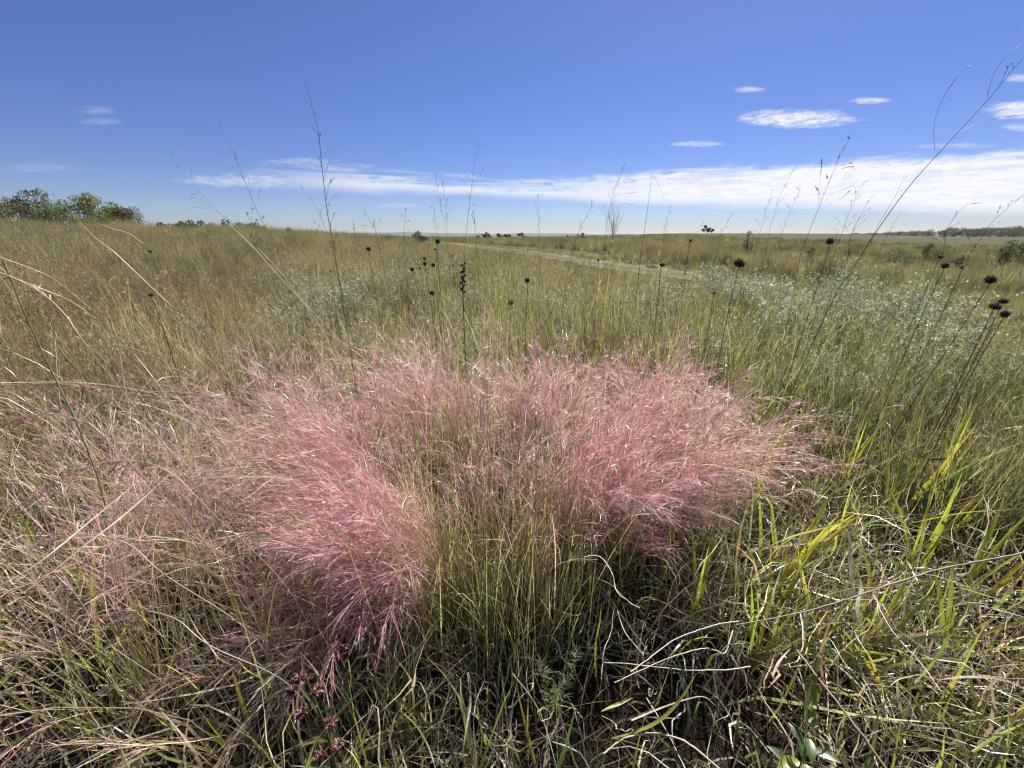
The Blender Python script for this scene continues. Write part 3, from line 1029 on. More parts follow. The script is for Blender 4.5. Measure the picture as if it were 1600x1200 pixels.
def stalk(px_pts, H, r0, label, top=0.35, nb=10, blen=0.10, dens=7, col=(0.17, 0.145, 0.085), hcol=(0.20, 0.11, 0.08), Y=None, name='tall_grass_stalk', cat='grass stalk', group='tall seeding grass stalks against the sky', spread=0.5, sp=(0.006, 0.0011), branches=()):
    """a tall seeding grass: stem through the given points, open panicle along its top"""
    if Y is None:
        d = ray(*px_pts[0])
        Y = (H - CAMZ) / (d[2] / d[1])
        Y = float(np.clip(Y, 1.0, 9))
    W = [at_y(px, py, Y) for px, py in px_pts]
    d = W[-1] - W[-2]
    k = (W[-1][2] - 0.0) / max(0.05, -d[2])
    foot = W[-1] + d * k * np.array([0.55, 0.55, 1.0])
    foot = to_ground(foot)
    foot[2] -= 0.02
    pts = smooth_path(W + [foot], 6)[::-1]
    org = foot
    r0 = r0 * 0.9
    sp = (sp[0] * 1.1, sp[1] * 1.0)
    t = thing(name, org, label, cat, group)
    X = local(pts, org)
    m = len(X)
    g = Geo()
    tubes(g, X[None], np.linspace(r0, r0 * 0.28, m)[None], np.array(col) * 1.0, 4)
    g.build('stem', M_STEM, t)
    # panicle
    seg = np.linalg.norm(np.diff(X, axis=0), axis=1)
    cum = np.concatenate([[0], np.cumsum(seg)]) / seg.sum()
    g = Geo()
    spine = lambda q: np.array([np.interp(q, cum, X[:, i]) for i in range(3)])
    hz = []
    for b in range(nb):
        q = 1 - top * (1 - (b + rnd(0, 0.7)) / nb) ** 0.9
        hz.append((spine(q), spine(min(1, q + 0.02)) - spine(q - 0.02), blen * rnd(0.6, 1.25) * (0.35 + 0.9 * (1 - q) / max(top, 0.01))))
    for (B, T, bl) in hz:
        T = T / (np.linalg.norm(T) + 1e-9)
        v = R.normal(0, 1, 3)
        v -= T * v.dot(T)
        v /= np.linalg.norm(v)
        a = abs(R.normal(spread, 0.18))
        D0 = T * math.cos(a) + v * math.sin(a)
        u = np.linspace(0, 1, 6)
        P = B[None] + bl * (D0[None] * u[:, None] + np.array([0, 0, -0.28])[None] * (u ** 2)[:, None])
        tubes(g, P[None], np.linspace(r0 * 0.30, r0 * 0.13, 6)[None], col, 3)
        n = max(3, int(dens * rnd(0.7, 1.3)))
        uu = rnd(0.35, 1.0, n)
        SB = np.stack([np.interp(uu, u, P[:, i]) for i in range(3)], 1)
        SD = D0[None] + R.normal(0, 0.28, (n, 3)) - np.array([0, 0, 0.15])
        SD /= np.linalg.norm(SD, axis=1, keepdims=True)
        ln = sp[0] * rnd(0.7, 1.4, n)
        w4 = np.linspace(0, 1, 4)
        SX = SB[:, None] + SD[:, None] * (ln[:, None] * w4[None])[..., None]
        tubes(g, SX, np.array([0.35, 1.0, 0.8, 0.1])[None] * sp[1] * rnd(0.8, 1.2, n)[:, None], jitter(hcol, n, 0.2), 3)
    for bp in branches:                         # single long branches that the photograph shows
        P = local(smooth_path([at_y(px, py, Y) for px, py in bp], 5), org)
        tubes(g, P[None], np.linspace(r0 * 0.32, r0 * 0.15, len(P))[None], col, 3)
        n = dens * 3
        uu = rnd(0.45, 1.0, n) ** 0.8
        ug = np.linspace(0, 1, len(P))
        SB = np.stack([np.interp(uu, ug, P[:, i]) for i in range(3)], 1)
        DD = np.gradient(P, axis=0)
        SD = np.stack([np.interp(uu, ug, DD[:, i]) for i in range(3)], 1)
        SD /= np.linalg.norm(SD, axis=1, keepdims=True)
        SD += R.normal(0, 0.18, (n, 3))
        ln = sp[0] * rnd(0.8, 1.5, n)
        w4 = np.linspace(0, 1, 4)
        SX = SB[:, None] + SD[:, None] * (ln[:, None] * w4[None])[..., None]
        tubes(g, SX, np.array([0.35, 1.0, 0.8, 0.1])[None] * sp[1] * rnd(0.8, 1.2, n)[:, None], jitter(hcol, n, 0.2), 3)
    if g.V:
        g.build('panicle', M_STEM, t, True)
    # one or two leaves low on the stem
    for q in (0.22, 0.38):
        g = Geo()
        B = spine(q)
        c = jitter(OLIVE, 1, 0.2)
        blades(g, B[None], rnd(0, 6.28, 1), rnd(0.3, 0.7, 1), rnd(0.5, 1.2, 1), rnd(0.18, 0.34, 1), np.array([max(0.004, r0 * 2)]), c, c * 1.2, 7, fold=True)
        g.build('leaf', M_BROAD, t)
    return t


S_ = stalk
S_([(478, 128), (487, 165), (497, 205), (504, 270), (512, 335), (522, 390), (531, 445)], 1.82, 0.0024, 'tallest stalk left of centre, one dark stem crossing the blue sky', 0.36, 16, 0.13, 6)
S_([(343, 196), (358, 225), (378, 272), (398, 322), (412, 350), (440, 410)], 1.75, 0.0017, 'thin stalk left of the tallest one, tip bent to the left', 0.22, 8, 0.13, 6)
S_([(262, 236), (285, 268), (312, 300), (345, 335), (390, 392)], 1.62, 0.0014, 'faint stalk over the low shrubs, hair-thin and leaning far left', 0.25, 8, 0.14, 5)
S_([(466, 290), (486, 312), (500, 338), (510, 362), (524, 410)], 1.48, 0.0014, 'short open stalk crossing just below the left tip of the long cloud', 0.25, 8, 0.13, 6)
S_([(562, 320), (574, 338), (583, 355), (592, 385)], 1.40, 0.0013, 'small pale stalk with drooping tip over the tan slope, left of the dark shrub', 0.2, 7, 0.1, 6)
S_([(634, 318), (633, 345), (632, 375), (634, 420)], 1.40, 0.0012, 'small thin upright stalk just left of the small dark shrub', 0.2, 8, 0.08, 6)
S_([(679, 268), (686, 310), (694, 350), (700, 392), (705, 440)], 1.75, 0.0016, 'left stalk of the close pair above the cluster of round seed heads', 0.22, 14, 0.10, 7)
S_([(690, 272), (694, 310), (698, 350), (701, 395), (704, 445)], 1.72, 0.0016, 'right stalk of the close pair above the cluster of round seed heads', 0.22, 14, 0.10, 7)
S_([(676, 318), (679, 340), (682, 370), (684, 410)], 1.45, 0.0012, 'short thin stalk standing at left of the close pair', 0.18, 8, 0.07, 6)
S_([(745, 226), (740, 270), (734, 315), (729, 360), (726, 410)], 1.80, 0.0017, 'tall upright stalk in front of the clouds with one side branch to the right', 0.24, 12, 0.10, 6, branches=[[(737, 298), (747, 280), (758, 258)]])
S_([(841, 300), (841, 325), (842, 350), (843, 395)], 1.52, 0.0014, 'short forked stalk under the middle of the long cloud', 0.2, 10, 0.09, 6)
S_([(928, 312), (920, 330), (911, 348), (903, 366), (893, 400)], 1.46, 0.0014, 'thin stalk leaning right beside the bare pale sapling', 0.22, 10, 0.10, 6)
S_([(978, 254), (964, 285), (954, 320), (946, 365), (944, 410), (945, 450)], 1.78, 0.0019, 'bushy-topped tall stalk in front of the bare pale sapling', 0.26, 20, 0.13, 8, branches=[[(955, 318), (967, 306), (983, 302), (998, 300)], [(951, 335), (960, 322), (975, 318), (988, 320)]])
S_([(1046, 322), (1042, 345), (1037, 365), (1034, 410)], 1.42, 0.0012, 'short thin stalk just right of the snapped stem', 0.2, 9, 0.09, 6)
S_([(1100, 345), (1090, 362), (1080, 382), (1070, 420)], 1.34, 0.0013, 'low wispy stalk on the horizon between snapped stem and dark thin bush', 0.18, 10, 0.10, 6)
S_([(1143, 330), (1136, 348), (1127, 366), (1118, 400)], 1.40, 0.0013, 'small stalk left of the dark thin bush, leaning right', 0.2, 9, 0.08, 6)
S_([(1205, 300), (1196, 335), (1187, 365), (1176, 410)], 1.52, 0.0013, 'leftmost faint stalk of the group in front of the big white cloud', 0.22, 10, 0.11, 6)
S_([(1244, 256), (1222, 300), (1205, 350), (1195, 395), (1182, 450)], 1.72, 0.0016, 'tall faint stalk in front of the big white cloud, second in its group', 0.24, 12, 0.12, 6)
S_([(1252, 288), (1240, 318), (1226, 352), (1214, 395)], 1.60, 0.0014, 'faint stalk with dark broken side twig in front of the big white cloud', 0.22, 11, 0.11, 6, branches=[[(1242, 312), (1249, 300), (1244, 292)]])
S_([(1332, 208), (1312, 245), (1293, 290), (1277, 330), (1262, 368), (1248, 412), (1238, 470)], 1.78, 0.0022, 'tall stalk with thick dark drooping spikelets, rising above the big white cloud', 0.2, 7, 0.10, 7, sp=(0.010, 0.0016),
   branches=[[(1296, 282), (1306, 270), (1320, 262), (1334, 260)], [(1281, 322), (1300, 304), (1314, 297), (1331, 290)], [(1278, 330), (1298, 318), (1318, 307), (1328, 298)], [(1279, 318), (1279, 295), (1283, 266), (1284, 250)]])
S_([(1346, 288), (1334, 315), (1322, 345), (1312, 375), (1300, 410)], 1.50, 0.0014, 'open faint stalk right of the dark drooping one', 0.24, 12, 0.12, 6)
S_([(1362, 305), (1347, 332), (1334, 360), (1322, 392)], 1.45, 0.0013, 'small wiry stalk at right of the faint open one', 0.22, 11, 0.11, 6)
S_([(1640, 55), (1595, 95), (1540, 160), (1468, 238), (1420, 292), (1372, 358), (1330, 424), (1290, 492)], 2.00, 0.0030, 'largest stalk at right edge, leaning steeply to the right over the clouds', 0.1, 4, 0.08, 5, hcol=(0.20, 0.10, 0.11), sp=(0.008, 0.0013), col=(0.20, 0.13, 0.10),
   branches=[[(1461, 235), (1459, 205), (1466, 170), (1488, 130), (1511, 106)], [(1500, 206), (1535, 190), (1570, 182), (1602, 180)], [(1542, 152), (1553, 115), (1575, 85), (1602, 68)]])
S_([(1414, 272), (1398, 308), (1372, 352), (1345, 405), (1310, 470)], 1.62, 0.0020, 'pinkish bare stalk close beside the steeply leaning largest one', 0.08, 4, 0.05, 5, col=(0.24, 0.16, 0.12))
S_([(1408, 330), (1396, 350), (1384, 372), (1372, 398), (1340, 470)], 1.42, 0.0018, 'short bare pale stalk at the foot of the steeply leaning one', 0.10, 4, 0.04, 4)
S_([(1530, 308), (1510, 320), (1488, 345), (1475, 372), (1470, 410)], 1.40, 0.0013, 'single arching stalk over the distant treeline', 0.2, 6, 0.09, 8)
S_([(1602, 300), (1575, 325), (1548, 350), (1525, 385), (1500, 430)], 1.40, 0.0014, 'hazy stalk leaning in at right edge over the treeline', 0.3, 11, 0.10, 6)
S_([(76, 292), (100, 322), (115, 343), (126, 372), (140, 415), (162, 478)], 1.50, 0.0017, 'dark bent stalk in front of the left-hand trees', 0.12, 3, 0.05, 5)
S_([(1019, 270), (1014, 310), (1007, 360), (1001, 405), (996, 445)], 1.70, 0.0030, 'thick bare snapped stem near the centre, its tip broken over to the right', 0.001, 0, 0.01, 3, col=(0.15, 0.115, 0.06), hcol=(0.25, 0.18, 0.1), branches=[[(1019, 272), (1028, 288), (1033, 300), (1039, 313)]], sp=(0.004, 0.0005), group=None, name='snapped_stalk', cat='dry stalk')
for px, py, lb in [(551, 338, 'tiny thin stalk on the tan slope beside the tallest stalk, left of the shrub'), (738, 330, 'tiny stalk in the gap right of the close pair')]:
    S_([(px, py), (px + 3, py + 20), (px + 6, py + 50)], 1.36, 0.0012, lb, 0.2, 6, 0.06, 5)


# ---- dark round seed heads on bare stems
def seed_head_mesh(flat, spike, seed):
    g = Geo()
    nr, nk = 7, 10
    ph = np.linspace(0.03, math.pi - 0.03, nr)
    a = np.arange(nk) / nk * 2 * math.pi
    V = np.stack([np.sin(ph)[:, None] * np.cos(a)[None], np.sin(ph)[:, None] * np.sin(a)[None], np.repeat(np.cos(ph)[:, None] * flat, nk, 1)], -1) * 0.78
    g.add(V, tube_quads(1, nr, nk)[:, ::-1], (0.04, 0.028, 0.022))
    n = 95
    i = np.arange(n) + 0.5
    zz = 1 - 2 * i / n
    th = i * 2.39996
    d = np.stack([np.sqrt(1 - zz ** 2) * np.cos(th), np.sqrt(1 - zz ** 2) * np.sin(th), zz * flat], 1)
    ln = spike * R.uniform(0.6, 1.35, n)
    u = np.linspace(0, 1, 3)
    dn = d / np.linalg.norm(d, axis=1, keepdims=True) + R.normal(0, 0.15, d.shape) + np.array([0, 0, 0.15])
    X = d[:, None] * 0.70 + dn[:, None] * (ln[:, None] * u[None])[..., None]
    tubes(g, X, np.array([0.10, 0.075, 0.012])[None] * np.ones((n, 1)), jitter((0.085, 0.055, 0.042), n, 0.45), 3)
    return g.mesh('seed_head', M_DARK)


HEADS = [seed_head_mesh(1.0, 0.36, 1), seed_head_mesh(0.92, 0.42, 2), seed_head_mesh(0.66, 0.55, 3)]


def seed_head(px, py, Y, dpx, label, kind=0, lean=0.0, leaf=True):
    c = at_y(px, py, Y)
    depth = Y * CT + (CAMZ - c[2]) * ST
    rad = 0.86 * dpx / F * depth / 2
    foot = to_ground(c + np.array([lean, 0.02, 0]))
    t = thing('dried_flower_stalk', foot, label, 'seed head', 'dark dried seed heads on stems')
    hgt = c[2] - foot[2]
    u = np.linspace(0, 1, 12)
    X = np.stack([(c[0] - foot[0]) * u ** 1.3 + 0.006 * np.sin(u * 6 + px), (c[1] - foot[1]) * u, hgt * u], 1)
    g = Geo()
    tubes(g, X[None], np.linspace(0.0021, 0.0013, 12)[None], np.array([(0.10, 0.085, 0.045)]), 5)
    g.build('stem', M_STEM, t)
    h = bpy.data.objects.new('seed_head', HEADS[kind])
    COL.objects.link(h)
    h.parent = t
    h.location = (c[0] - foot[0], c[1] - foot[1], hgt)
    h.scale = (rad, rad, rad)
    h.rotation_euler = (R.normal(0, 0.15), R.normal(0, 0.15), rnd(0, 6.28))
    if leaf:
        for q in (0.15, 0.3, 0.42):
            g = Geo()
            k = int(q * 11)
            col = jitter((0.08, 0.075, 0.035), 2, 0.2)
            blades(g, np.repeat(X[k][None], 2, 0), np.array([px, px + 3.1]) + q * 5, np.array([0.8, 0.9]), np.array([0.7, 0.9]), np.full(2, 0.09), np.full(2, 0.010), col, col, 5, fold=True)
            g.build('leaf', M_GRASS, t)
    return t


H_ = seed_head
H_(576, 389, 2.6, 9, 'round dark seed head alone on a long stem, left of the cluster', 0, 0.02)
H_(684, 377, 2.4, 9.5, 'tallest seed head of the cluster, its top touching the horizon', 0, 0.0)
H_(680, 390, 3.6, 4.5, 'tiny seed head tucked just left of the tallest one', 0)
H_(644, 421, 2.5, 8, 'leftmost seed head of the cluster, on a stem leaning right', 0, 0.10)
H_(664, 412, 2.7, 8, 'middle seed head of the cluster, below the small double one', 0, 0.05)
H_(677, 414, 2.7, 8, 'seed head right of the middle one in the cluster', 0, 0.03)
H_(663, 404, 4.2, 6, 'small double seed head at the top of the cluster, left half', 0)
H_(656, 419, 4.4, 4, 'tiny black seed head between leftmost and middle heads of the cluster', 0)
H_(675, 458, 2.1, 9, 'greyish domed seed head lowest under the cluster', 1)
H_(824, 438, 2.2, 10, 'round black seed head alone, right of centre above the pink grass', 0)
H_(798, 473, 1.95, 10, 'ragged black seed head rising just out of the pink grass edge', 1)
H_(706, 400, 5.0, 3.5, 'tiny seed head between the cluster and the dark flower spike, upper one', 0)
H_(708, 415, 4.6, 4, 'tiny seed head between the cluster and the dark flower spike, lower one', 0)
H_(1035, 414, 2.3, 9, 'brown cup-shaped seed head right of the snapped stem', 2)
H_(1079, 376, 3.4, 5.5, 'small seed head at the horizon between snapped stem and dark bush', 0)
H_(1156, 412, 1.75, 19, 'big flat-topped spiky seed head on a thick straight stem', 2, -0.01)
H_(1297, 377, 2.1, 13, 'shaggy seed head at the horizon near the tall drooping stalk', 1, -0.03)
H_(1470, 402, 2.2, 8, 'small flat seed head, upper of two below the treeline', 2, -0.05)
H_(1477, 415, 1.9, 12, 'round seed head, lower of two below the treeline', 1, -0.06)
H_(1503, 418, 3.2, 5, 'tiny seed head right of the pair below the treeline', 0)
H_(1548, 437, 1.6, 17, 'bristly seed head on a leaning stem near right edge', 1, -0.18)
H_(1556, 479, 1.45, 16, 'left seed head of the trio near right edge', 2, -0.05)
H_(1568, 471, 1.6, 13, 'rear seed head of the trio near right edge', 2, -0.05)
H_(1571, 491, 1.45, 14, 'right and lowest seed head of the trio near right edge', 1, -0.06)
H_(235, 393, 3.0, 5.5, 'small dark seed head in the tan grass at left, upper one', 0)
H_(236, 461, 1.9, 8, 'reddish dark seed head in the tan grass at left, lower one', 2)
H_(516, 424, 3.2, 4, 'tiny seed head by the foot of the tallest stalk', 0, leaf=False)
H_(1116, 458, 2.6, 5, 'tiny seed head left of the big flat-topped one', 0, leaf=False)
H_(935, 407, 4.5, 5, 'tiny seed head standing before the dirt track', 0, leaf=False)


def dark_spike(px, py0, py1, Y, label):
    """dried flower spike: a stem with dark buttons up its sides"""
    top, low = at_y(px, py0, Y), at_y(px - 1, py1, Y)
    foot = to_ground(low)
    t = thing('dried_flower_spike', foot, label, 'flower spike')
    g = Geo()
    X = local(smooth_path([foot, low, (low + top) / 2 + np.array([0.004, 0, 0]), top], 5), foot)
    tubes(g, X[None], np.linspace(0.003, 0.0015, len(X))[None], (0.07, 0.05, 0.03), 5)
    g.build('stem', M_STEM, t)
    for k in range(14):
        q = k / 13 + R.normal(0, 0.02)
        c = low + (top - low) * q - foot
        h = bpy.data.objects.new('seed_head', HEADS[1])
        COL.objects.link(h)
        h.parent = t
        a = k * 2.4
        h.location = (c[0] + 0.010 * math.cos(a), c[1] + 0.010 * math.sin(a), c[2])
        r = rnd(0.006, 0.0095)
        h.scale = (r, r, r * 1.2)
        h.rotation_euler = (rnd(-0.6, 0.6), rnd(-0.6, 0.6), a)
    return t


dark_spike(724, 412, 456, 2.4, 'knobbly dark dried flower spike right of the round seed heads')

# ---- white asters in the grey-green foliage behind the pink grass
def aster_kind():
    t = thing('white_aster', (0, 0, 0), 'grey-green bushy aster with tiny white flowers behind the pink grass', 'aster plant', 'white asters flowering behind the pink grass')
    ns = 9
    az_ = rnd(0, 6.28, ns)
    X, D, z, tt = paths(disc(ns, 0.05), az_, rnd(0.03, 0.35, ns), rnd(0.0, 0.35, ns), rnd(0.62, 0.88, ns), 9, 0, 1.5, 0.05)
    g = Geo()
    tubes(g, X, np.linspace(0.0019, 0.0009, 9)[None] * np.ones((ns, 1)), jitter((0.14, 0.14, 0.07), ns, 0.2), 3)
    nt = 26                                      # side twigs
    q = rnd(0.28, 1.0, (ns, nt))
    i0 = np.minimum((q * 8).astype(int), 7)
    ii = np.arange(ns)[:, None]
    B = X[ii, i0] + (X[ii, i0 + 1] - X[ii, i0]) * ((q * 8) - i0)[..., None]
    B = B.reshape(-1, 3)
    n = len(B)
    TX, TD, _, _ = paths(B, rnd(0, 6.28, n), rnd(0.4, 1.0, n), R.normal(-0.3, 0.3, n), rnd(0.06, 0.20, n), 5, 0, 1.2, 0.08)
    tubes(g, TX, np.linspace(0.0010, 0.0006, 5)[None] * np.ones((n, 1)), jitter((0.15, 0.16, 0.08), n, 0.2), 3)
    g.build('stem', M_STEM, t, True)
    g = Geo()                                    # narrow leaves on stems and twigs
    nl = 9
    idx = R.integers(0, 5, (n, nl))
    LB = TX[np.arange(n)[:, None], idx].reshape(-1, 3)
    k = len(LB)
    c, _ = pick([(0.24, 0.28, 0.14), (0.31, 0.34, 0.20), (0.16, 0.19, 0.09), (0.36, 0.32, 0.20)], [4, 3.5, 2.5, 2.5], k, 0.3)
    blades(g, LB, rnd(0, 6.28, k), rnd(0.3, 1.5, k), R.normal(0.1, 0.4, k), rnd(0.018, 0.05, k), rnd(0.0022, 0.0045, k), c, c * 1.1, 3)
    g.build('leaf', M_ASTER, t, True)
    g = Geo()                                    # small daisies
    tipi = R.permutation(n)[:int(n * 0.55)]
    FB = TX[tipi, -1]
    FB = FB[(FB[:, 2] > 0.45 + 0.2 * rnd(0, 1, len(FB))) & (rnd(0, 1, len(FB)) < 1.0)]
    FB = np.repeat(FB, 3, 0) + R.normal(0, 0.011, (len(FB) * 3, 3))
    npet = 7
    k = len(FB)
    Nn = np.array([0, 0, 1.0])[None] + R.normal(0, 0.55, (k, 3))
    Nn /= np.linalg.norm(Nn, axis=1, keepdims=True)
    U = np.cross(Nn, R.normal(0, 1, (k, 3)))
    U /= np.linalg.norm(U, axis=1, keepdims=True)
    Vv = np.cross(Nn, U)
    for p in range(npet):
        a = p / npet * 2 * math.pi
        d = U * math.cos(a) + Vv * math.sin(a)
        e = -U * math.sin(a) + Vv * math.cos(a)
        r = rnd(0.0056, 0.0088, k)[:, None]
        Q = np.stack([FB + d * 0.001 - e * 0.0006, FB + d * r * 0.7 - e * 0.0015 + Nn * 0.001, FB + d * r + Nn * 0.0012, FB + d * r * 0.7 + e * 0.0015 + Nn * 0.001], 1)
        g.add(Q, np.arange(k * 4).reshape(-1, 4), np.repeat(jitter((0.86, 0.86, 0.82), k, 0.04, 0.01), 4, 0))
    fl = g.build('flower', M_PETAL, t, True)
    return t


ASTERS = [aster_kind() for _ in range(4)]
used = [False] * 4


def put_aster(x, y, s, label, group):
    k = int(R.integers(0, 4))
    t = ASTERS[k]
    if used[k]:
        t = copy_tree(t)
    used[k] = True
    t['label'], t['group'] = label, group
    t.location = (x, y, float(ground(x, y)) - 0.01)
    t.rotation_euler = (R.normal(0, 0.06), R.normal(0.05, 0.06), rnd(0, 6.28))
    t.scale = (s * rnd(0.9, 1.2), s * rnd(0.9, 1.2), s)


def aster_patch(n, a0, a1, r0, r1, s0, s1, thr, label, group):
    k = 0
    while k < n:
        a = math.radians(rnd(a0, a1))
        r = math.sqrt(rnd(r0 * r0, r1 * r1))
        x, y = r * math.sin(a), r * math.cos(a)
        if nz(np.array([x]), np.array([y]), 0.9, 2.2)[0] < thr or track_dist([x], [y])[0] < 2.2:
            continue
        part = ('left', 'middle', 'right')[min(2, int((math.degrees(a) - a0) / (a1 - a0) * 3))]
        row = 'front' if r < (r0 + r1) / 2 else 'back'
        put_aster(x, y, rnd(s0, s1), '%s, %s part, %s rows' % (label, part, row), '%s, %s %s' % (group, part, row))
        k += 1


aster_patch(8, 26, 50, 2.8, 3.4, 0.60, 0.80, 0.0, 'white aster nearest to the pink grass on the right', 'nearest asters right of the pink grass')
aster_patch(44, 16, 52, 3.2, 5.8, 0.58, 0.98, 0.30, 'white aster in the bank behind the flat-topped seed head', 'asters in the bank at right')
aster_patch(40, 20, 48, 5.2, 8.5, 0.60, 1.02, 0.30, 'white aster at the far edge of the right bank', 'asters along the far edge of the right bank')
aster_patch(26, 3, 22, 3.2, 5.4, 0.60, 0.85, 0.3, 'low aster between snapped stem and flat-topped seed head', 'low asters below the track')
aster_patch(64, -32, 4, 4.0, 8.4, 0.60, 1.0, 0.30, 'white aster around the cluster of round seed heads', 'asters around the seed head cluster')
aster_patch(14, -24, 4, 2.9, 4.4, 0.5, 0.72, 0.3, 'low sparse aster just behind the top edge of the pink grass', 'low asters behind the pink grass')
aster_patch(12, -44, -26, 3.6, 6.5, 0.5, 0.7, 0.4, 'small aster in the tan grass at left, among dry culms', 'asters in the tan grass at left')

# ---- broad yellow-green blades: one plant each, every long leaf its own part
YG = (0.42, 0.46, 0.05)


def broad_plant(x, y, label, n=5, L=(0.32, 0.55), W=(0.007, 0.012), azb=0.5, azs=0.9, lean=(0.12, 0.5), col=YG, tip=GOLD, bend=0.35):
    z = float(ground(x, y))
    t = thing('broad_bladed_grass', (x, y, z), label, 'grass plant', 'broad yellow-green grass plants')
    for k in range(n):
        g = Geo()
        c = jitter(col, 1, 0.15)
        c1 = jitter(tip, 1, 0.15) if rnd(0, 1) < 0.4 else c * 1.1
        blades(g, R.normal(0, 0.012, (1, 3)) * [1, 1, 0], np.array([azb + R.normal(0, azs)]), rnd(lean[0], lean[1], 1), R.normal(bend, 0.3, 1), 0.84 * rnd(L[0], L[1], 1), 1.6 * rnd(W[0], W[1], 1), c * 0.85, c1, 9, roll=R.normal(0, 0.5, 1), fold=True, rise=0.5, wob=0.02)
        g.build('leaf', M_BROAD, t)
    return t


B_ = broad_plant
B_(1.62, 1.42, 'tall bright yellow-green plant near right edge with one blade tip folded over', 6, (0.6, 0.82), (0.010, 0.015), 0.2, 0.5, (0.1, 0.35))
B_(1.00, 1.12, 'yellow-green plant with wide upright blades right of the pink grass, orange at one tip', 6, (0.45, 0.65), (0.010, 0.015), 0.5, 0.6)
B_(1.52, 1.16, 'lush leaning plant of wide blades between the folded-tip plant and the long dead stem', 7, (0.42, 0.62), (0.010, 0.015), 0.3, 0.7)
B_(0.80, 1.20, 'yellowish plant poking out under the right end of the pink plumes', 4, (0.42, 0.60), (0.007, 0.011), 0.9, 0.7)
B_(0.95, 1.40, 'pair of upright lime blades beside the pink grass end', 3, (0.55, 0.75), (0.008, 0.012), 1.0, 0.4, (0.05, 0.25))
B_(1.12, 1.52, 'slim upright yellow blades right of the pink grass end, second row', 4, (0.55, 0.72), (0.007, 0.010), 0.7, 0.5, (0.05, 0.3))
B_(1.62, 1.05, 'bright leaning blades at right edge, low beside the dead stem', 6, (0.42, 0.62), (0.009, 0.014), 0.4, 0.8)
B_(1.34, 0.86, 'low sprawling green plant under the long dead stem', 7, (0.3, 0.48), (0.008, 0.012), 0.3, 1.2, (0.3, 0.9))
B_(1.05, 0.74, 'green sprawling plant near lower right corner, blades arching', 6, (0.28, 0.42), (0.007, 0.011), 0.6, 1.4, (0.3, 0.9), col=(0.22, 0.28, 0.05))
B_(0.78, 0.66, 'few lone green blades in the dark gap low on the right', 4, (0.22, 0.36), (0.006, 0.010), 0.2, 1.2, (0.3, 0.9), col=(0.24, 0.29, 0.05))
B_(0.62, 0.98, 'yellow upright blade standing in the pink plumes right of the bare stems', 2, (0.50, 0.62), (0.009, 0.012), 1.2, 0.4, (0.02, 0.15), col=(0.42, 0.40, 0.05))
B_(0.86, 0.98, 'lime blades below the pink plumes on the right, arching over dark soil', 5, (0.32, 0.46), (0.007, 0.010), 0.5, 0.9)
B_(0.06, 1.00, 'thin yellow blades mixed into the upright bare stems at the centre', 3, (0.50, 0.66), (0.006, 0.009), 1.4, 0.5, (0.02, 0.12))
B_(0.45, 2.55, 'yellow blades behind the pink grass, left of the snapped stem', 6, (0.62, 0.85), (0.009, 0.013), 0.8, 0.8, (0.05, 0.3), col=(0.42, 0.42, 0.06))
B_(0.78, 2.60, 'yellow blades fanning right behind the pink grass, right of the snapped stem', 7, (0.62, 0.92), (0.009, 0.013), 0.4, 0.6, (0.1, 0.45), col=(0.42, 0.42, 0.06))
B_(1.02, 2.65, 'leaning gold blades behind the pink grass by the brown cup seed head', 6, (0.62, 0.92), (0.009, 0.013), 0.3, 0.5, (0.15, 0.5), col=(0.42, 0.38, 0.06))
B_(1.62, 2.2, 'green-yellow upright blades at the foot of the big flat seed head', 5, (0.5, 0.72), (0.008, 0.011), 0.6, 0.5, (0.05, 0.3))
B_(1.95, 1.55, 'upright green blades at right edge with one orange-tipped blade', 5, (0.62, 0.85), (0.008, 0.012), 0.8, 0.5, (0.05, 0.3))
B_(1.60, 1.62, 'green plant among the grey-green foliage on the right, tips orange', 5, (0.45, 0.68), (0.008, 0.011), 0.6, 0.6, (0.05, 0.35), tip=(0.45, 0.2, 0.04))
for bx, by, lb in [(1.58, 1.45, 'short wide lime blades in the green tangle below the white asters'), (1.50, 0.78, 'low wide lime blades above the lower right corner'), (1.16, 0.90, 'short bright blades crossing the middle of the long dead stem'),
                   (1.75, 1.30, 'wide backlit blades at right edge, halfway up the green tangle'), (0.98, 0.86, 'stubby lime blades below the right plumes, left of the ghostly white leaf'), (1.40, 1.55, 'short yellow-green blades in front of the nearest white asters'),
                   (0.74, 0.84, 'little lime tuft at the edge of the dark gap under the right plumes'), (1.22, 0.62, 'lime blades low in the lower right corner area')]:
    B_(bx, by, lb, 5, (0.26, 0.44), (0.008, 0.012), 0.5, 0.9, (0.2, 0.75))
B_(-0.95, 1.45, 'small lime plant in the dry grass left of the pink plumes', 5, (0.35, 0.5), (0.007, 0.010), 2.2, 0.8)
B_(-1.35, 1.65, 'green upright blades in the dry grass at far left', 5, (0.38, 0.55), (0.007, 0.011), 2.0, 0.8)
B_(-1.55, 1.25, 'short bright green clump at left edge', 6, (0.28, 0.42), (0.008, 0.013), 2.4, 0.9)
B_(-0.62, 0.58, 'yellow-green blades in lower left corner', 5, (0.25, 0.38), (0.006, 0.010), 2.5, 0.9, (0.1, 0.5))
B_(-0.36, 2.35, 'lone golden blades behind the back left of the pink grass', 4, (0.55, 0.7), (0.008, 0.011), 1.0, 0.5, (0.05, 0.3), col=(0.44, 0.32, 0.06))
B_(0.10, 0.52, 'dark green arching blades at the bottom edge, below the bare stems', 5, (0.22, 0.34), (0.006, 0.009), 0.5, 1.4, (0.2, 0.7), col=(0.13, 0.18, 0.04))


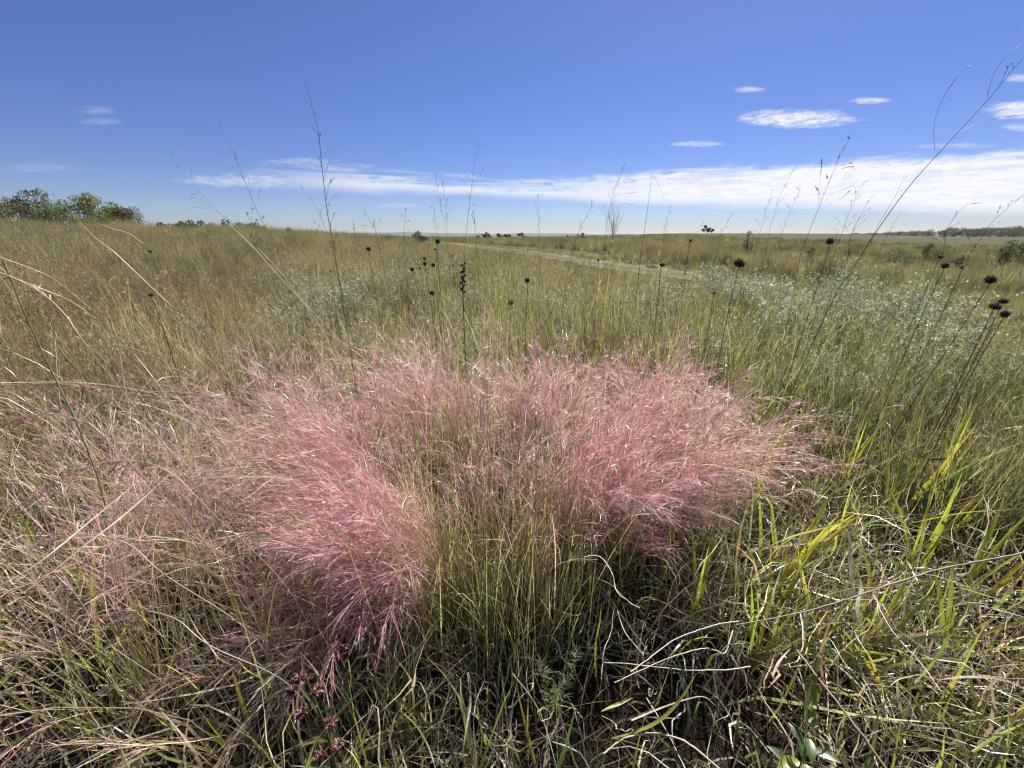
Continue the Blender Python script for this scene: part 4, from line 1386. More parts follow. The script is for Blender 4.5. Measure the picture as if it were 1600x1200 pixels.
def strap(pts_px, z, width, col, label, name='dry_grass_blade', cat='grass blade', group='single loose grass blades and dry stems', Y=None, tip=None, mat=None):
    """one flat blade or stem lying through the given photo points; z is one height or one per point"""
    zs = np.broadcast_to(np.asarray(z, float), (len(pts_px),)) if Y is None else None
    ys = np.broadcast_to(np.asarray(Y, float), (len(pts_px),)) if Y is not None else None
    W = [at_z(px, py, zs[i]) if Y is None else at_y(px, py, ys[i]) for i, (px, py) in enumerate(pts_px)]
    X = smooth_path(W, 6)
    org = X[0].copy()
    X = X - org
    m = len(X)
    T = np.gradient(X, axis=0)
    T /= np.linalg.norm(T, axis=1, keepdims=True) + 1e-9
    S = np.cross(T, np.array([0.2, 0.3, 1.0]))
    S /= np.linalg.norm(S, axis=1, keepdims=True) + 1e-9
    N = np.cross(S, T)
    u = np.linspace(0, 1, m)
    r = (np.sin(u * 3.0 + R.uniform(0, 3)) * 0.6)[:, None]
    S2 = S * np.cos(r) + N * np.sin(r)
    N2 = np.cross(S2, T)
    wd = (width * np.minimum(1, 0.5 + u * 2) * np.clip(1 - u ** 2.6, 0.06, 1))[:, None]
    V = np.stack([X - S2 * wd / 2 + N2 * wd * 0.14, X - N2 * wd * 0.08, X + S2 * wd / 2 + N2 * wd * 0.14], 1)
    c0 = np.array(col)
    c1 = np.array(tip if tip is not None else col)
    C = c0[None] * (1 - u[:, None]) + c1[None] * u[:, None]
    C = np.repeat((C * np.exp(R.normal(0, 0.12, (m, 1))))[:, None], 3, 1)
    g = Geo()
    g.add(V, strip_quads(1, m, 3), C.reshape(-1, 3))
    o = g.build(name, mat or M_BROAD)
    o.location = org
    return tag(o, label, cat, group)


def twig(pts_px, z, r0, r1, col, label, name='loose_straw', cat='straw', group='single loose grass blades and dry stems', Y=None, forks=()):
    zs = np.broadcast_to(np.asarray(z, float), (len(pts_px),)) if Y is None else None
    W = [at_z(px, py, zs[i]) if Y is None else at_y(px, py, Y) for i, (px, py) in enumerate(pts_px)]
    X = smooth_path(W, 6)
    org = X[0].copy()
    g = Geo()
    m = len(X)
    Xj = X + R.normal(0, r0 * 0.25, X.shape)
    tubes(g, (Xj - org)[None], np.linspace(r0, r1, m)[None], np.repeat(jitter(col, m, 0.12)[None], 1, 0), 5)
    for fp, fz, fr in forks:
        fX = smooth_path([at_z(px, py, q) for (px, py), q in zip(fp, fz)], 6) - org
        tubes(g, fX[None], np.linspace(fr, fr * 0.5, len(fX))[None], jitter(col, len(fX), 0.12)[None], 5)
    o = g.build(name, M_STEM)
    o.location = org
    return tag(o, label, cat, group)


PALE = (0.55, 0.47, 0.37)
WHITE = (0.60, 0.54, 0.45)
twig([(1640, 856), (1560, 872), (1480, 887), (1400, 910), (1340, 931), (1260, 955), (1150, 977)], [0.46, 0.45, 0.44, 0.43, 0.42, 0.41, 0.38], 0.0030, 0.0013, (0.33, 0.26, 0.20), 'long pale dead stem running in from right edge, forked once', 'dead_branch', 'dead stem', None,
     forks=[([(1570, 872), (1500, 850), (1420, 818), (1330, 780), (1235, 735)], [0.45, 0.46, 0.47, 0.48, 0.50], 0.0019)])
twig([(1155, 971), (1128, 974), (1100, 982), (1053, 1000), (1013, 1030), (985, 1050)], 0.34, 0.0018, 0.0012, PALE, 'pale wavy stem over the dark gap, bent at its right end')
twig([(1172, 1041), (1145, 1046), (1120, 1047), (1067, 1047), (987, 1038), (943, 1035)], 0.28, 0.0018, 0.0012, PALE, 'nearly straight pale stem lying flat across the dark gap')
twig([(1145, 985), (1133, 1020), (1118, 1016), (1100, 1013), (1060, 1023), (1017, 1040), (960, 1067)], 0.30, 0.0017, 0.0011, PALE, 'pale stem looping up at right over the dark gap')
twig([(912, 871), (928, 868), (942, 874), (957, 897), (963, 923), (982, 940), (1000, 950)], 0.42, 0.0016, 0.0010, (0.62, 0.54, 0.44), 'pale hooked stem under the pink plumes, shaped like a question mark')
twig([(965, 955), (975, 985), (992, 1008), (1005, 1022)], 0.30, 0.0014, 0.0010, (0.55, 0.47, 0.38), 'short curved stem below the hooked one')
twig([(1245, 1015), (1273, 1053), (1310, 1100), (1343, 1143), (1392, 1212)], [0.30, 0.30, 0.29, 0.28, 0.26], 0.0024, 0.0030, (0.34, 0.22, 0.15), 'thick reddish-brown stem slanting to the bottom edge at right')
twig([(943, 1178), (965, 1160), (987, 1150), (1033, 1147), (1077, 1163), (1128, 1205)], 0.24, 0.0018, 0.0022, (0.45, 0.34, 0.26), 'brown stem arching at the bottom edge right of centre')
twig([(1365, 930), (1387, 975), (1410, 1005), (1440, 1038), (1470, 1080)], 0.33, 0.0013, 0.0010, WHITE, 'white straw slanting down to the right, under the long dead stem')
twig([(1010, 1090), (1040, 1140), (1065, 1190), (1085, 1230)], 0.22, 0.0014, 0.0012, (0.5, 0.42, 0.34), 'straight straw slanting to the bottom edge right of centre')
twig([(1180, 840), (1290, 905), (1400, 950)], [0.42, 0.40, 0.36], 0.0012, 0.0009, (0.30, 0.22, 0.16), 'thin brown straw crossing beneath the long dead stem')
strap([(987, 1126), (1033, 1107), (1073, 1093), (1100, 1089), (1117, 1102)], 0.26, 0.007, WHITE, 'broad whitish dead blade curled over at its right end', tip=WHITE)
strap([(943, 1157), (987, 1146), (1027, 1128), (1057, 1100), (1075, 1074), (1088, 1051)], [0.22, 0.24, 0.26, 0.28, 0.30, 0.31], 0.008, (0.25, 0.32, 0.06), 'green blade with yellow tip curving up through the dark gap', tip=(0.5, 0.36, 0.06))
strap([(940, 1112), (960, 1103), (975, 1096), (989, 1090)], 0.27, 0.008, (0.3, 0.36, 0.06), 'short green blade left of the green and yellow curved blade', tip=(0.48, 0.34, 0.06))
strap([(1208, 1056), (1214, 1042), (1222, 1028), (1236, 1012)], 0.30, 0.007, WHITE, 'short white dead blade bent upright in the dark gap')
strap([(1430, 1068), (1455, 1040), (1473, 1013), (1486, 985), (1490, 955), (1493, 927)], [0.28, 0.30, 0.33, 0.36, 0.40, 0.44], 0.009, (0.3, 0.36, 0.07), 'upright S-shaped green blade right of the white straw')
strap([(1336, 935), (1331, 905), (1328, 870), (1327, 838), (1318, 818)], [0.30, 0.34, 0.38, 0.42, 0.44], 0.009, WHITE, 'ghostly white folded leaf above the long dead stem')
strap([(1345, 975), (1340, 950), (1345, 920), (1343, 895)], [0.30, 0.32, 0.34, 0.36], 0.010, (0.55, 0.56, 0.46), 'greyish drooping leaf beside the ghostly white one')
strap([(1205, 852), (1240, 838), (1275, 828), (1320, 815), (1360, 800)], 0.44, 0.008, (0.34, 0.38, 0.05), 'long lime blade lying level, left of the ghostly white leaf')
strap([(1425, 817), (1470, 808), (1520, 800), (1600, 795)], 0.46, 0.008, (0.34, 0.38, 0.05), 'long lime blade lying level near right edge')
strap([(1505, 920), (1545, 932), (1600, 948)], 0.40, 0.008, (0.24, 0.30, 0.06), 'dull green blade lying below the dead stem at right edge')
strap([(1470, 1062), (1520, 1058), (1560, 1061), (1600, 1075)], 0.32, 0.007, (0.6, 0.48, 0.42), 'pinkish dead blade lying at right edge, lower right')
strap([(1520, 1175), (1560, 1150), (1600, 1130)], 0.24, 0.009, (0.3, 0.36, 0.06), 'lime blade in the lower right corner')
strap([(625, 1110), (650, 1135), (668, 1165), (682, 1205)], 0.25, 0.007, (0.22, 0.27, 0.06), 'green blade curving down to the bottom edge, left of centre')
strap([(735, 1080), (733, 1110), (728, 1150), (720, 1190)], 0.25, 0.008, (0.16, 0.20, 0.07), 'dull green blade hanging at the bottom edge, centre left')
strap([(800, 1052), (830, 1090), (850, 1130), (870, 1200)], 0.25, 0.006, (0.28, 0.32, 0.12), 'long thin grey-green blade slanting to the bottom edge at centre')
# left side: the blurred near strands, the thick green stem, the yellow strap leaf
strap([(-30, 970), (67, 905), (133, 852), (200, 800), (292, 716)], [0.80, 0.80, 0.80, 0.80, 0.80], 0.0036, (0.56, 0.47, 0.34), 'blurred pale strand slanting up from left edge, close to the viewer', tip=(0.62, 0.5, 0.42))
strap([(-30, 930), (60, 880), (140, 815), (230, 740)], 0.83, 0.0030, (0.56, 0.47, 0.34), 'second blurred pale strand just above the lower one at left edge')
strap([(-20, 418), (75, 455), (110, 470), (150, 498)], 0, 0.0026, (0.56, 0.47, 0.33), 'blurred pale strand drooping in at left edge below the trees', Y=0.62)
strap([(-20, 395), (50, 420), (90, 440), (150, 490)], 0, 0.0022, (0.56, 0.47, 0.34), 'thinner pale strand just above the drooping one at left edge', Y=0.66)
strap([(0, 598), (60, 597), (130, 598), (210, 608), (320, 632)], 0, 0.0036, (0.70, 0.58, 0.46), 'long pale strand lying level across the left side', Y=0.85)
def near_plume(pts, Y, label, n=34, col=(0.52, 0.40, 0.31)):
    """arching culm close to the viewer with a loose feathery seed head at its tip half"""
    W = np.array([at_y(px, py, Y + 0.04 * k) for k, (px, py) in enumerate(pts)])
    foot = to_ground(W[0] + np.array([0.10, 0.10, 0]))
    W = np.vstack([foot, (foot * 0.45 + W[0] * 0.55) + np.array([0.03, 0.02, 0.02]), W])
    X = smooth_path(W, 6)
    org = X[0].copy()
    X = X - org
    t = thing('arching_seed_head', org, label, 'seed head', 'arching straw-pink seed heads near the viewer')
    g = Geo()
    tubes(g, X[None], np.linspace(0.0013, 0.0006, len(X))[None], col, 4)
    g.build('culm', M_STEM, t)
    q = rnd(0.58, 1.0, n) * (len(X) - 1)
    i0 = np.minimum(q.astype(int), len(X) - 2)
    B = X[i0] + (X[i0 + 1] - X[i0]) * (q - i0)[:, None]
    D = X[i0 + 1] - X[i0]
    D /= np.linalg.norm(D, axis=1, keepdims=True)
    d = D + R.normal(0, 0.22, D.shape)
    d /= np.linalg.norm(d, axis=1, keepdims=True)
    u = np.linspace(0, 1, 4)
    L = rnd(0.025, 0.07, n)
    P = B[:, None] + d[:, None] * (L[:, None] * u[None])[..., None] - np.array([0, 0, 1]) * (L[:, None] * 0.2 * u[None] ** 2)[..., None]
    g = Geo()
    tubes(g, P, np.array([0.0006, 0.0011, 0.0013, 0.0003])[None] * rnd(0.7, 1.2, (n, 1)), pick([col, STRAW, ROSE], [3, 2, 2], n, 0.2)[0], 3)
    g.build('spikelets', M_PINK, t, True)


near_plume([(300, 640), (220, 618), (130, 604), (50, 600), (-30, 604)], 0.80, 'straw-pink seed head lying level at left edge below the thick green stem')
near_plume([(420, 648), (330, 620), (240, 612), (150, 622), (60, 648)], 0.85, 'pink-tinged seed head drooping left beside the pink plumes')
near_plume([(330, 800), (260, 735), (190, 720), (110, 740), (30, 790)], 0.66, 'arched straw seed head over the dry grass at left, near the bent yellow leaf')
near_plume([(180, 700), (120, 655), (60, 648), (0, 668), (-50, 700)], 0.62, 'straw seed head bending down across left edge, middle height')
near_plume([(260, 900), (200, 850), (130, 835), (60, 850), (-10, 890)], 0.60, 'straw-pink seed head nodding in the lower left corner')
near_plume([(330, 1010), (270, 965), (200, 955), (120, 975), (50, 1015)], 0.52, 'pinkish seed head close above the bottom edge at lower left')
near_plume([(150, 560), (100, 490), (60, 455), (10, 430), (-40, 420)], 0.70, 'pale seed head sweeping out at left edge under the trees')
strap([(270, 480), (215, 428), (180, 395), (150, 372), (118, 340), (80, 296)], 0, 0.0032, (0.62, 0.54, 0.40), 'pale arching strand in front of the left-hand trees', Y=1.3)
strap([(224, 380), (200, 364), (178, 358), (152, 348)], 0, 0.003, (0.62, 0.54, 0.40), 'short pale hooked strand in the tan grass under the trees', Y=1.4)
strap([(540, 540), (480, 478), (430, 425), (390, 380), (345, 340), (320, 320)], 0, 0.0035, (0.58, 0.48, 0.34), 'long straw culm arching left above the pink plumes, upper one', Y=1.75)
strap([(560, 600), (500, 510), (450, 440), (410, 395), (380, 378)], 0, 0.0035, (0.58, 0.46, 0.34), 'long straw culm arching left above the pink plumes, lower one', Y=1.65)
strap([(530, 470), (505, 450), (497, 425), (503, 400)], 0, 0.003, (0.58, 0.48, 0.36), 'straw culm curling upright at the foot of the tallest stalk', Y=1.9)
strap([(160, 640), (200, 650), (235, 675), (300, 735)], 0, 0.0035, (0.56, 0.52, 0.26), 'straw-green culm slanting down into the left pink plumes', Y=0.9)
twig([(-12, 378), (8, 415), (28, 465), (50, 515), (85, 590), (120, 662), (150, 740), (165, 790)], 0, 0.0013, 0.0017, (0.22, 0.25, 0.09), 'thick green stem leaning in at left edge', 'leaning_stalk', 'grass stalk', None, Y=0.8)
strap([(65, 545), (76, 551), (88, 558)], 0, 0.006, WHITE, 'small white dead leaf on the thick green stem at left edge', Y=0.79)
strap([(158, 1040), (152, 990), (146, 950), (145, 905), (150, 860), (180, 806), (212, 778), (245, 768)], [0.22, 0.27, 0.32, 0.37, 0.42, 0.48, 0.52, 0.53], 0.011, (0.42, 0.40, 0.06), 'bent yellow strap leaf in the lower left', tip=(0.45, 0.36, 0.1))
strap([(113, 960), (125, 935), (118, 905), (80, 875), (25, 862)], [0.30, 0.34, 0.38, 0.42, 0.45], 0.007, (0.40, 0.40, 0.1), 'yellowish leaf bending left towards left edge, lower left')
strap([(212, 930), (222, 955), (233, 985)], 0.36, 0.007, (0.40, 0.36, 0.06), 'short golden blade right of the bent yellow strap leaf', tip=(0.4, 0.3, 0.06))

# ---- feathery seedling and broad-leaved plant in the front
def feather_plant():
    c = at_z(870, 1060, 0.16)
    foot = to_ground(c)
    t = thing('feathery_seedling', foot, 'small feathery green seedling in the dark gap at bottom centre', 'seedling')
    for k, (dx, dy, h) in enumerate([(-0.03, 0, 0.24), (0.04, 0.02, 0.26), (0.0, -0.03, 0.20)]):
        u = np.linspace(0, 1, 8)
        X = np.stack([dx * u * 1.4, dy * u, h * u], 1)
        g = Geo()
        tubes(g, X[None], np.linspace(0.0016, 0.0009, 8)[None], (0.12, 0.16, 0.06), 4)
        g.build('stem', M_STEM, t)
        n = 70
        q = rnd(0.3, 1.0, n)
        B = np.stack([np.interp(q, u, X[:, i]) for i in range(3)], 1)
        g = Geo()
        cc = jitter((0.26, 0.36, 0.17), n, 0.15)
        blades(g, B, rnd(0, 6.28, n), rnd(0.5, 1.2, n), rnd(-0.2, 0.4, n), rnd(0.015, 0.035, n), rnd(0.003, 0.005, n), cc, cc, 4)
        g.build('leaf', M_BROAD, t, True)


feather_plant()


def leaf_shape(g, base, az_, tilt, L, W, col):
    u = np.linspace(0, 1, 8)
    D = np.stack([np.cos(az_) * np.cos(tilt - u * 0.6), np.sin(az_) * np.cos(tilt - u * 0.6), np.sin(tilt - u * 0.6)], 1)
    X = np.asarray(base)[None] + np.cumsum(D * L / 7, 0)
    S = np.array([-math.sin(az_), math.cos(az_), 0])
    wd = W * np.sin(np.clip(u * 0.95 + 0.05, 0, 1) ** 0.8 * math.pi)[:, None] + 0.0006
    V = np.stack([X - S * wd / 2 + np.array([0, 0, 1]) * wd * 0.16, X, X + S * wd / 2 + np.array([0, 0, 1]) * wd * 0.16], 1)
    g.add(V, strip_quads(1, 8, 3), np.repeat(jitter(col, 8, 0.08)[:, None], 3, 1).reshape(-1, 3))


def leafy_plant(px, py, z, label, n=8, L=0.055, W=0.021, col=(0.10, 0.17, 0.04)):
    c = at_z(px, py, z)
    foot = to_ground(c)
    t = thing('broad_leaved_weed', foot, label, 'weed')
    g = Geo()
    u = np.linspace(0, 1, 6)
    X = np.stack([0.01 * np.sin(u * 3), 0 * u, (c[2] - foot[2]) * u], 1)
    tubes(g, X[None], np.linspace(0.0022, 0.0014, 6)[None], (0.15, 0.16, 0.06), 5)
    g.build('stem', M_STEM, t)
    for k in range(n):
        g = Geo()
        q = 0.45 + 0.55 * k / (n - 1)
        leaf_shape(g, X[int(q * 5)], k * 2.4, rnd(0.2, 0.7), L * rnd(0.7, 1.15), W * rnd(0.8, 1.2), col if k % 4 else (0.36, 0.40, 0.06))
        g.build('leaf', M_BROAD, t)


leafy_plant(1262, 1150, 0.22, 'broad-leaved weed with pale leaf undersides at the bottom edge, lower right')


def blazing_star():
    top = at_z(468, 1035, 0.50)
    foot = to_ground(at_z(505, 1190, 0.30))
    t = thing('purple_flower_spike', foot, 'purple-pink button flower spike low in the pink grass at the bottom edge', 'wildflower')
    X = local(smooth_path([foot, foot * 0.5 + top * 0.5 + np.array([0.02, 0, 0.03]), top], 8), foot)
    g = Geo()
    tubes(g, X[None], np.linspace(0.0035, 0.0022, len(X))[None], (0.10, 0.09, 0.04), 6)
    g.build('stem', M_STEM, t)
    m = len(X)
    for k, (q, sx, s) in enumerate([(0.98, 0, 1.1), (0.90, 1, 1.0), (0.80, -1, 1.0), (0.72, 1, 1.15), (0.60, 1, 1.0), (0.52, -1, 0.9), (0.44, 1, 0.9), (0.88, -1, 0.9)]):
        c = X[min(m - 1, int(q * (m - 1)))] + np.array([0.022 * sx, -0.012, 0.004])
        g = Geo()
        n = 46
        d = R.normal(0, 1, (n, 3)) * [1, 1, 0.6] + np.array([0.3 * sx, -0.35, 0.75])
        d /= np.linalg.norm(d, axis=1, keepdims=True)
        ln = rnd(0.006, 0.013, n) * s
        u = np.linspace(0, 1, 4)
        P = c[None, None] + d[:, None] * (0.004 + ln[:, None] * u[None])[..., None]
        tubes(g, P, np.array([0.0009, 0.0019, 0.0017, 0.0004])[None] * np.ones((n, 1)) * s, pick([(0.36, 0.15, 0.18), (0.46, 0.28, 0.26), (0.20, 0.08, 0.10), (0.40, 0.30, 0.22)], [3, 2, 2.5, 1.2], n, 0.25)[0], 4)
        h = g.build('flower_head', M_PETAL, t)
        g = Geo()
        n = 14                                   # bracts under the head
        d = R.normal(0, 1, (n, 3)) * [1, 1, 0.3] + np.array([0.3 * sx, -0.2, 0.2])
        d /= np.linalg.norm(d, axis=1, keepdims=True)
        P = c[None, None] + d[:, None] * (0.010 * s * u[None])[..., None] - np.array([0, 0, 0.003])
        tubes(g, P, np.array([0.002, 0.003, 0.002, 0.0005])[None] * np.ones((n, 1)) * s, jitter((0.17, 0.19, 0.06), n), 4)
        g.build('bract', M_STEM, h)
    for k in range(12):
        g = Geo()
        c = jitter((0.15, 0.16, 0.05), 1)
        blades(g, X[2 + k][None], np.array([k * 2.4]), rnd(0.4, 0.9, 1), rnd(0.3, 0.8, 1), rnd(0.07, 0.13, 1), np.array([0.006]), c, c * 1.1, 6, fold=True)
        g.build('leaf', M_BROAD, t)


blazing_star()

# ------------------------------------------------------------------ trees and shrubs


def tree_meshes(h, wd, palette, n_leaf, ls, low=0.12, clumps=18, trunk=0.05, gap=1.0):
    """trunk with limbs, and a crown of leaf-sized faces gathered in uneven clumps"""
    cz = h * (low + 1) / 2
    rz = h * (1 - low) / 2
    cen = []
    while len(cen) < clumps:
        p = R.uniform(-1, 1, 3)
        if np.linalg.norm(p) < 1 and (np.linalg.norm(p) > 0.35 or len(cen) < 3):
            cen.append(p)
    cen = np.array(cen)
    cen = cen * [wd / 2 * 0.82, wd / 2 * 0.82, rz * 0.85] + [0, 0, cz]
    cr = R.uniform(0.13, 0.27, clumps) * min(wd, h) * gap
    g = Geo()
    u = np.linspace(0, 1, 7)
    TX = np.stack([0.04 * h * np.sin(u * 3 + rnd(0, 6)), 0.03 * h * np.sin(u * 2.3 + rnd(0, 6)), (u * 0.8 - 0.03) * h], 1)
    tubes(g, TX[None], np.linspace(trunk, trunk * 0.25, 7)[None], jitter((0.10, 0.085, 0.07), 7, 0.1)[None], 7)
    for c in cen:
        q = np.clip(rnd(0.2, 0.75) * c[2] / h, 0.08, 0.75)
        B = np.array([np.interp(q * h, TX[:, 2], TX[:, i]) for i in range(3)])
        mid = (B + c) / 2 + R.normal(0, 0.04 * h, 3) + np.array([0, 0, -0.02 * h])
        P = smooth_path([B, mid, c], 4)
        tubes(g, P[None], np.linspace(trunk * 0.4, trunk * 0.08, len(P))[None], (0.11, 0.09, 0.07), 5)
    tm = g.mesh('trunk', M_BARK)
    i = R.choice(clumps, n_leaf, p=cr ** 2 / np.sum(cr ** 2))
    d = R.normal(0, 1, (n_leaf, 3))
    d /= np.linalg.norm(d, axis=1, keepdims=True)
    P = cen[i] + d * (cr[i] * R.uniform(0.2, 1.0, n_leaf) ** 0.5)[:, None] * np.array([1.1, 1.1, 0.85])
    P[:, 2] = np.maximum(P[:, 2], 0.02 * h)
    cb, ci = pick([p for p, _ in palette], [q for _, q in palette], clumps, 0.22)
    C = cb[i] * np.exp(R.normal(0, 0.22, (n_leaf, 1)))
    L = ls * R.uniform(0.6, 1.5, n_leaf)
    a = R.normal(0, 1, (n_leaf, 3))
    a /= np.linalg.norm(a, axis=1, keepdims=True)
    b = np.cross(a, R.normal(0, 1, (n_leaf, 3)))
    b /= np.linalg.norm(b, axis=1, keepdims=True)
    V = np.stack([P - a * L[:, None] * 0.5, P + b * L[:, None] * 0.3, P + a * L[:, None] * 0.5, P - b * L[:, None] * 0.3], 1)
    g = Geo()
    g.add(V, np.arange(n_leaf * 4).reshape(-1, 4), np.repeat(C, 4, 0))
    return tm, g.mesh('crown', M_TREE)


def polar(px, r, py=368):
    a, _ = azel(px, py)
    return r * math.sin(a), r * math.cos(a)


DKG = [((0.055, 0.08, 0.03), 4), ((0.085, 0.11, 0.038), 3), ((0.12, 0.11, 0.04), 1)]
YLG = [((0.20, 0.21, 0.04), 3), ((0.14, 0.16, 0.04), 3), ((0.26, 0.21, 0.05), 1)]
OLG = [((0.13, 0.13, 0.05), 3), ((0.095, 0.115, 0.045), 3), ((0.16, 0.125, 0.055), 1.5)]
GRY = [((0.13, 0.13, 0.085), 3), ((0.10, 0.11, 0.07), 3), ((0.16, 0.13, 0.09), 1)]
RST = [((0.07, 0.075, 0.03), 3), ((0.10, 0.075, 0.03), 2), ((0.13, 0.075, 0.04), 1)]


def woody(px, py_top, wpx, r, palette, label, name='tree', cat='tree', n=1500, group=None, low=0.1, clumps=18, sink=0.0, gap=1.0, ls=None, trunk=None):
    x, y = polar(px, r)
    z = float(ground(x, y)) - sink
    _, e = azel(px, py_top)
    h = CAMZ + r * math.tan(e) - z
    h = max(h, 0.3)
    d = ray(px, py_top)
    depth = r / math.hypot(d[0], d[1])
    # the lens stretches things sideways towards the edges
    wd = 1.15 * wpx / F * depth * (1 / math.sqrt(1 + ((px - 800) / F) ** 2)) ** 0.8
    t = thing(name, (x, y, z), label, cat, group)
    tm, cm = tree_meshes(h, wd, palette, int(n * 1.7), ls or max(0.045, min(h, wd) * 0.042), low, clumps, trunk or h * 0.02, gap)
    for nm, me in (('trunk', tm), ('crown', cm)):
        o = bpy.data.objects.new(nm, me)
        COL.objects.link(o)
        o.parent = t
    return t


LDG = [((0.085, 0.115, 0.04), 4), ((0.12, 0.15, 0.05), 3), ((0.16, 0.14, 0.05), 1)]
LG = 'trees on the left skyline'
woody(14, 306, 84, 57, GRY, 'thin greyish-green tree at far left of the skyline trees', group=LG, n=1300, gap=0.8)
woody(79, 294, 74, 55, LDG, 'tallest dark round-topped tree on the left skyline', group=LG, n=2200)
woody(40, 317, 90, 50, OLG, 'low olive bush in front of the greyish tree, left skyline', 'bush', 'bush', 1800, LG, 0.0)
woody(102, 318, 56, 51, LDG, 'low dark bush right under the tallest left tree', 'bush', 'bush', 1200, LG, 0.0)
woody(130, 305, 50, 56, LDG, 'open-branched dark tree with sky showing through, left skyline', group=LG, n=1100, gap=0.75)
woody(166, 300, 64, 54, YLG, 'yellow-green tree in the middle of the left skyline group', group=LG, n=2200)
woody(150, 322, 54, 50, YLG, 'low yellowish bush at the foot of the yellow-green tree', 'bush', 'bush', 1200, LG, 0.0)
woody(199, 317, 64, 52, RST, 'dark rust-tinged bush at right of the yellow-green tree', 'bush', 'bush', 1900, LG, 0.0)
woody(222, 330, 28, 51, LDG, 'small dark bush ending the left skyline group on its right', 'bush', 'bush', 700, LG, 0.0)
SG = 'low shrubs on the skyline crest'
for px, py, wp, lb in [(258, 346, 16, 'tiny shrub first right of the tree group, on the crest'), (276, 342, 24, 'small shrub on the crest, second right of the tree group'), (297, 341, 22, 'small shrub third along the crest'),
                       (318, 340, 26, 'leafy shrub in the middle of the crest row, left of the pair'), (340, 339, 24, 'leafy shrub left in the taller pair on the crest'), (360, 341, 26, 'leafy shrub right in the taller pair on the crest'),
                       (384, 343, 24, 'shrub near the right end of the crest row, under a dry umbel'), (406, 345, 18, 'last shrub at the right end of the crest row'), (455, 352, 10, 'isolated tiny shrub on the falling crest')]:
    woody(px, py + 2, wp * 1.7, 43, OLG if px % 2 else DKG, lb, 'shrub', 'shrub', 500, SG, 0.0, 9, ls=0.11)
woody(657, 361, 26, 42, DKG, 'small dark green shrub near the track end, left of the round seed heads', 'shrub', 'shrub', 900, None, 0.0, 12, ls=0.10)
woody(640, 376, 26, 40, RST, 'rusty low bush left of the small dark green shrub', 'shrub', 'shrub', 500, None, 0.0, 9, ls=0.10)
HG = 'dark shrubs on the middle horizon'
for px, py, wp, lb in [(753, 363, 14, 'first shrub of the dark row beyond the track'), (765, 361, 16, 'second, tallest shrub of the dark row beyond the track'), (779, 363, 14, 'third shrub of the dark row beyond the track'),
                       (793, 364, 14, 'fourth shrub of the dark row beyond the track'), (815, 362, 14, 'separate round shrub right of the dark row beyond the track'), (886, 367, 12, 'flat shrub on the horizon between round shrub and sapling')]:
    woody(px, py, wp, 120, DKG, lb, 'shrub', 'shrub', 500, HG, 0.0, 8, ls=0.22)
woody(911, 360, 20, 95, GRY, 'thin grey-green shrub left of the bare sapling', 'shrub', 'shrub', 600, None, 0.0, 10, gap=0.7, ls=0.14)
woody(957, 370, 18, 58, DKG, 'dark juniper-like bush at the foot of the bare sapling', 'shrub', 'shrub', 900, None, 0.0, 10, ls=0.09)
woody(1103, 352, 14, 185, DKG, 'lone small tree on the right-hand ridge', 'tree', 'tree', 700, None, 0.0, 9, ls=0.3)
woody(1112, 358, 8, 188, DKG, 'tiny tree just right of the lone tree on the ridge', 'tree', 'tree', 300, None, 0.2, 6, ls=0.3)
woody(1172, 358, 18, 42, GRY, 'thin dark upright bush in the field left of the tall faint stalks', 'shrub', 'shrub', 500, None, 0.0, 24, gap=0.75, ls=0.07)
woody(1274, 372, 34, 26, GRY, 'loose greyish bush in the field behind the shaggy seed head', 'shrub', 'shrub', 900, None, 0.0, 14, gap=0.7, ls=0.06)
woody(1316, 399, 95, 9.5, GRY, 'dark leafy bush behind the white asters under the shaggy seed head', 'bush', 'bush', 900, None, 0.0, 30, ls=0.03, trunk=0.008, gap=0.62)
FG = 'scrub patches in the right-hand field'
for px, py, wp, rr, lb in [(1335, 374, 40, 60, 'low grey scrub left in the right-hand field'), (1412, 389, 46, 52, 'broad low scrub in the right-hand field, left of the dark one'), (1432, 396, 22, 46, 'small round scrub below the broad one in the right-hand field'),
                           (1458, 372, 14, 62, 'narrow upright dark bush in the right-hand field'), (1478, 381, 50, 60, 'wide dark scrub in the middle of the right-hand field'), (1511, 394, 18, 50, 'small dark scrub right of the wide one'),
                           (1582, 378, 18, 56, 'small round bush left beside the large one at right edge')]:
    woody(px, py, wp * 1.15, rr, OLG if rr > 55 else GRY, lb, 'shrub', 'shrub', 700, FG, 0.0, 22, ls=0.09)
woody(1610, 370, 84, 62, OLG, 'large dark bush cut by right edge below the treeline', 'bush', 'bush', 1800, None, 0.0, 28, ls=0.12)

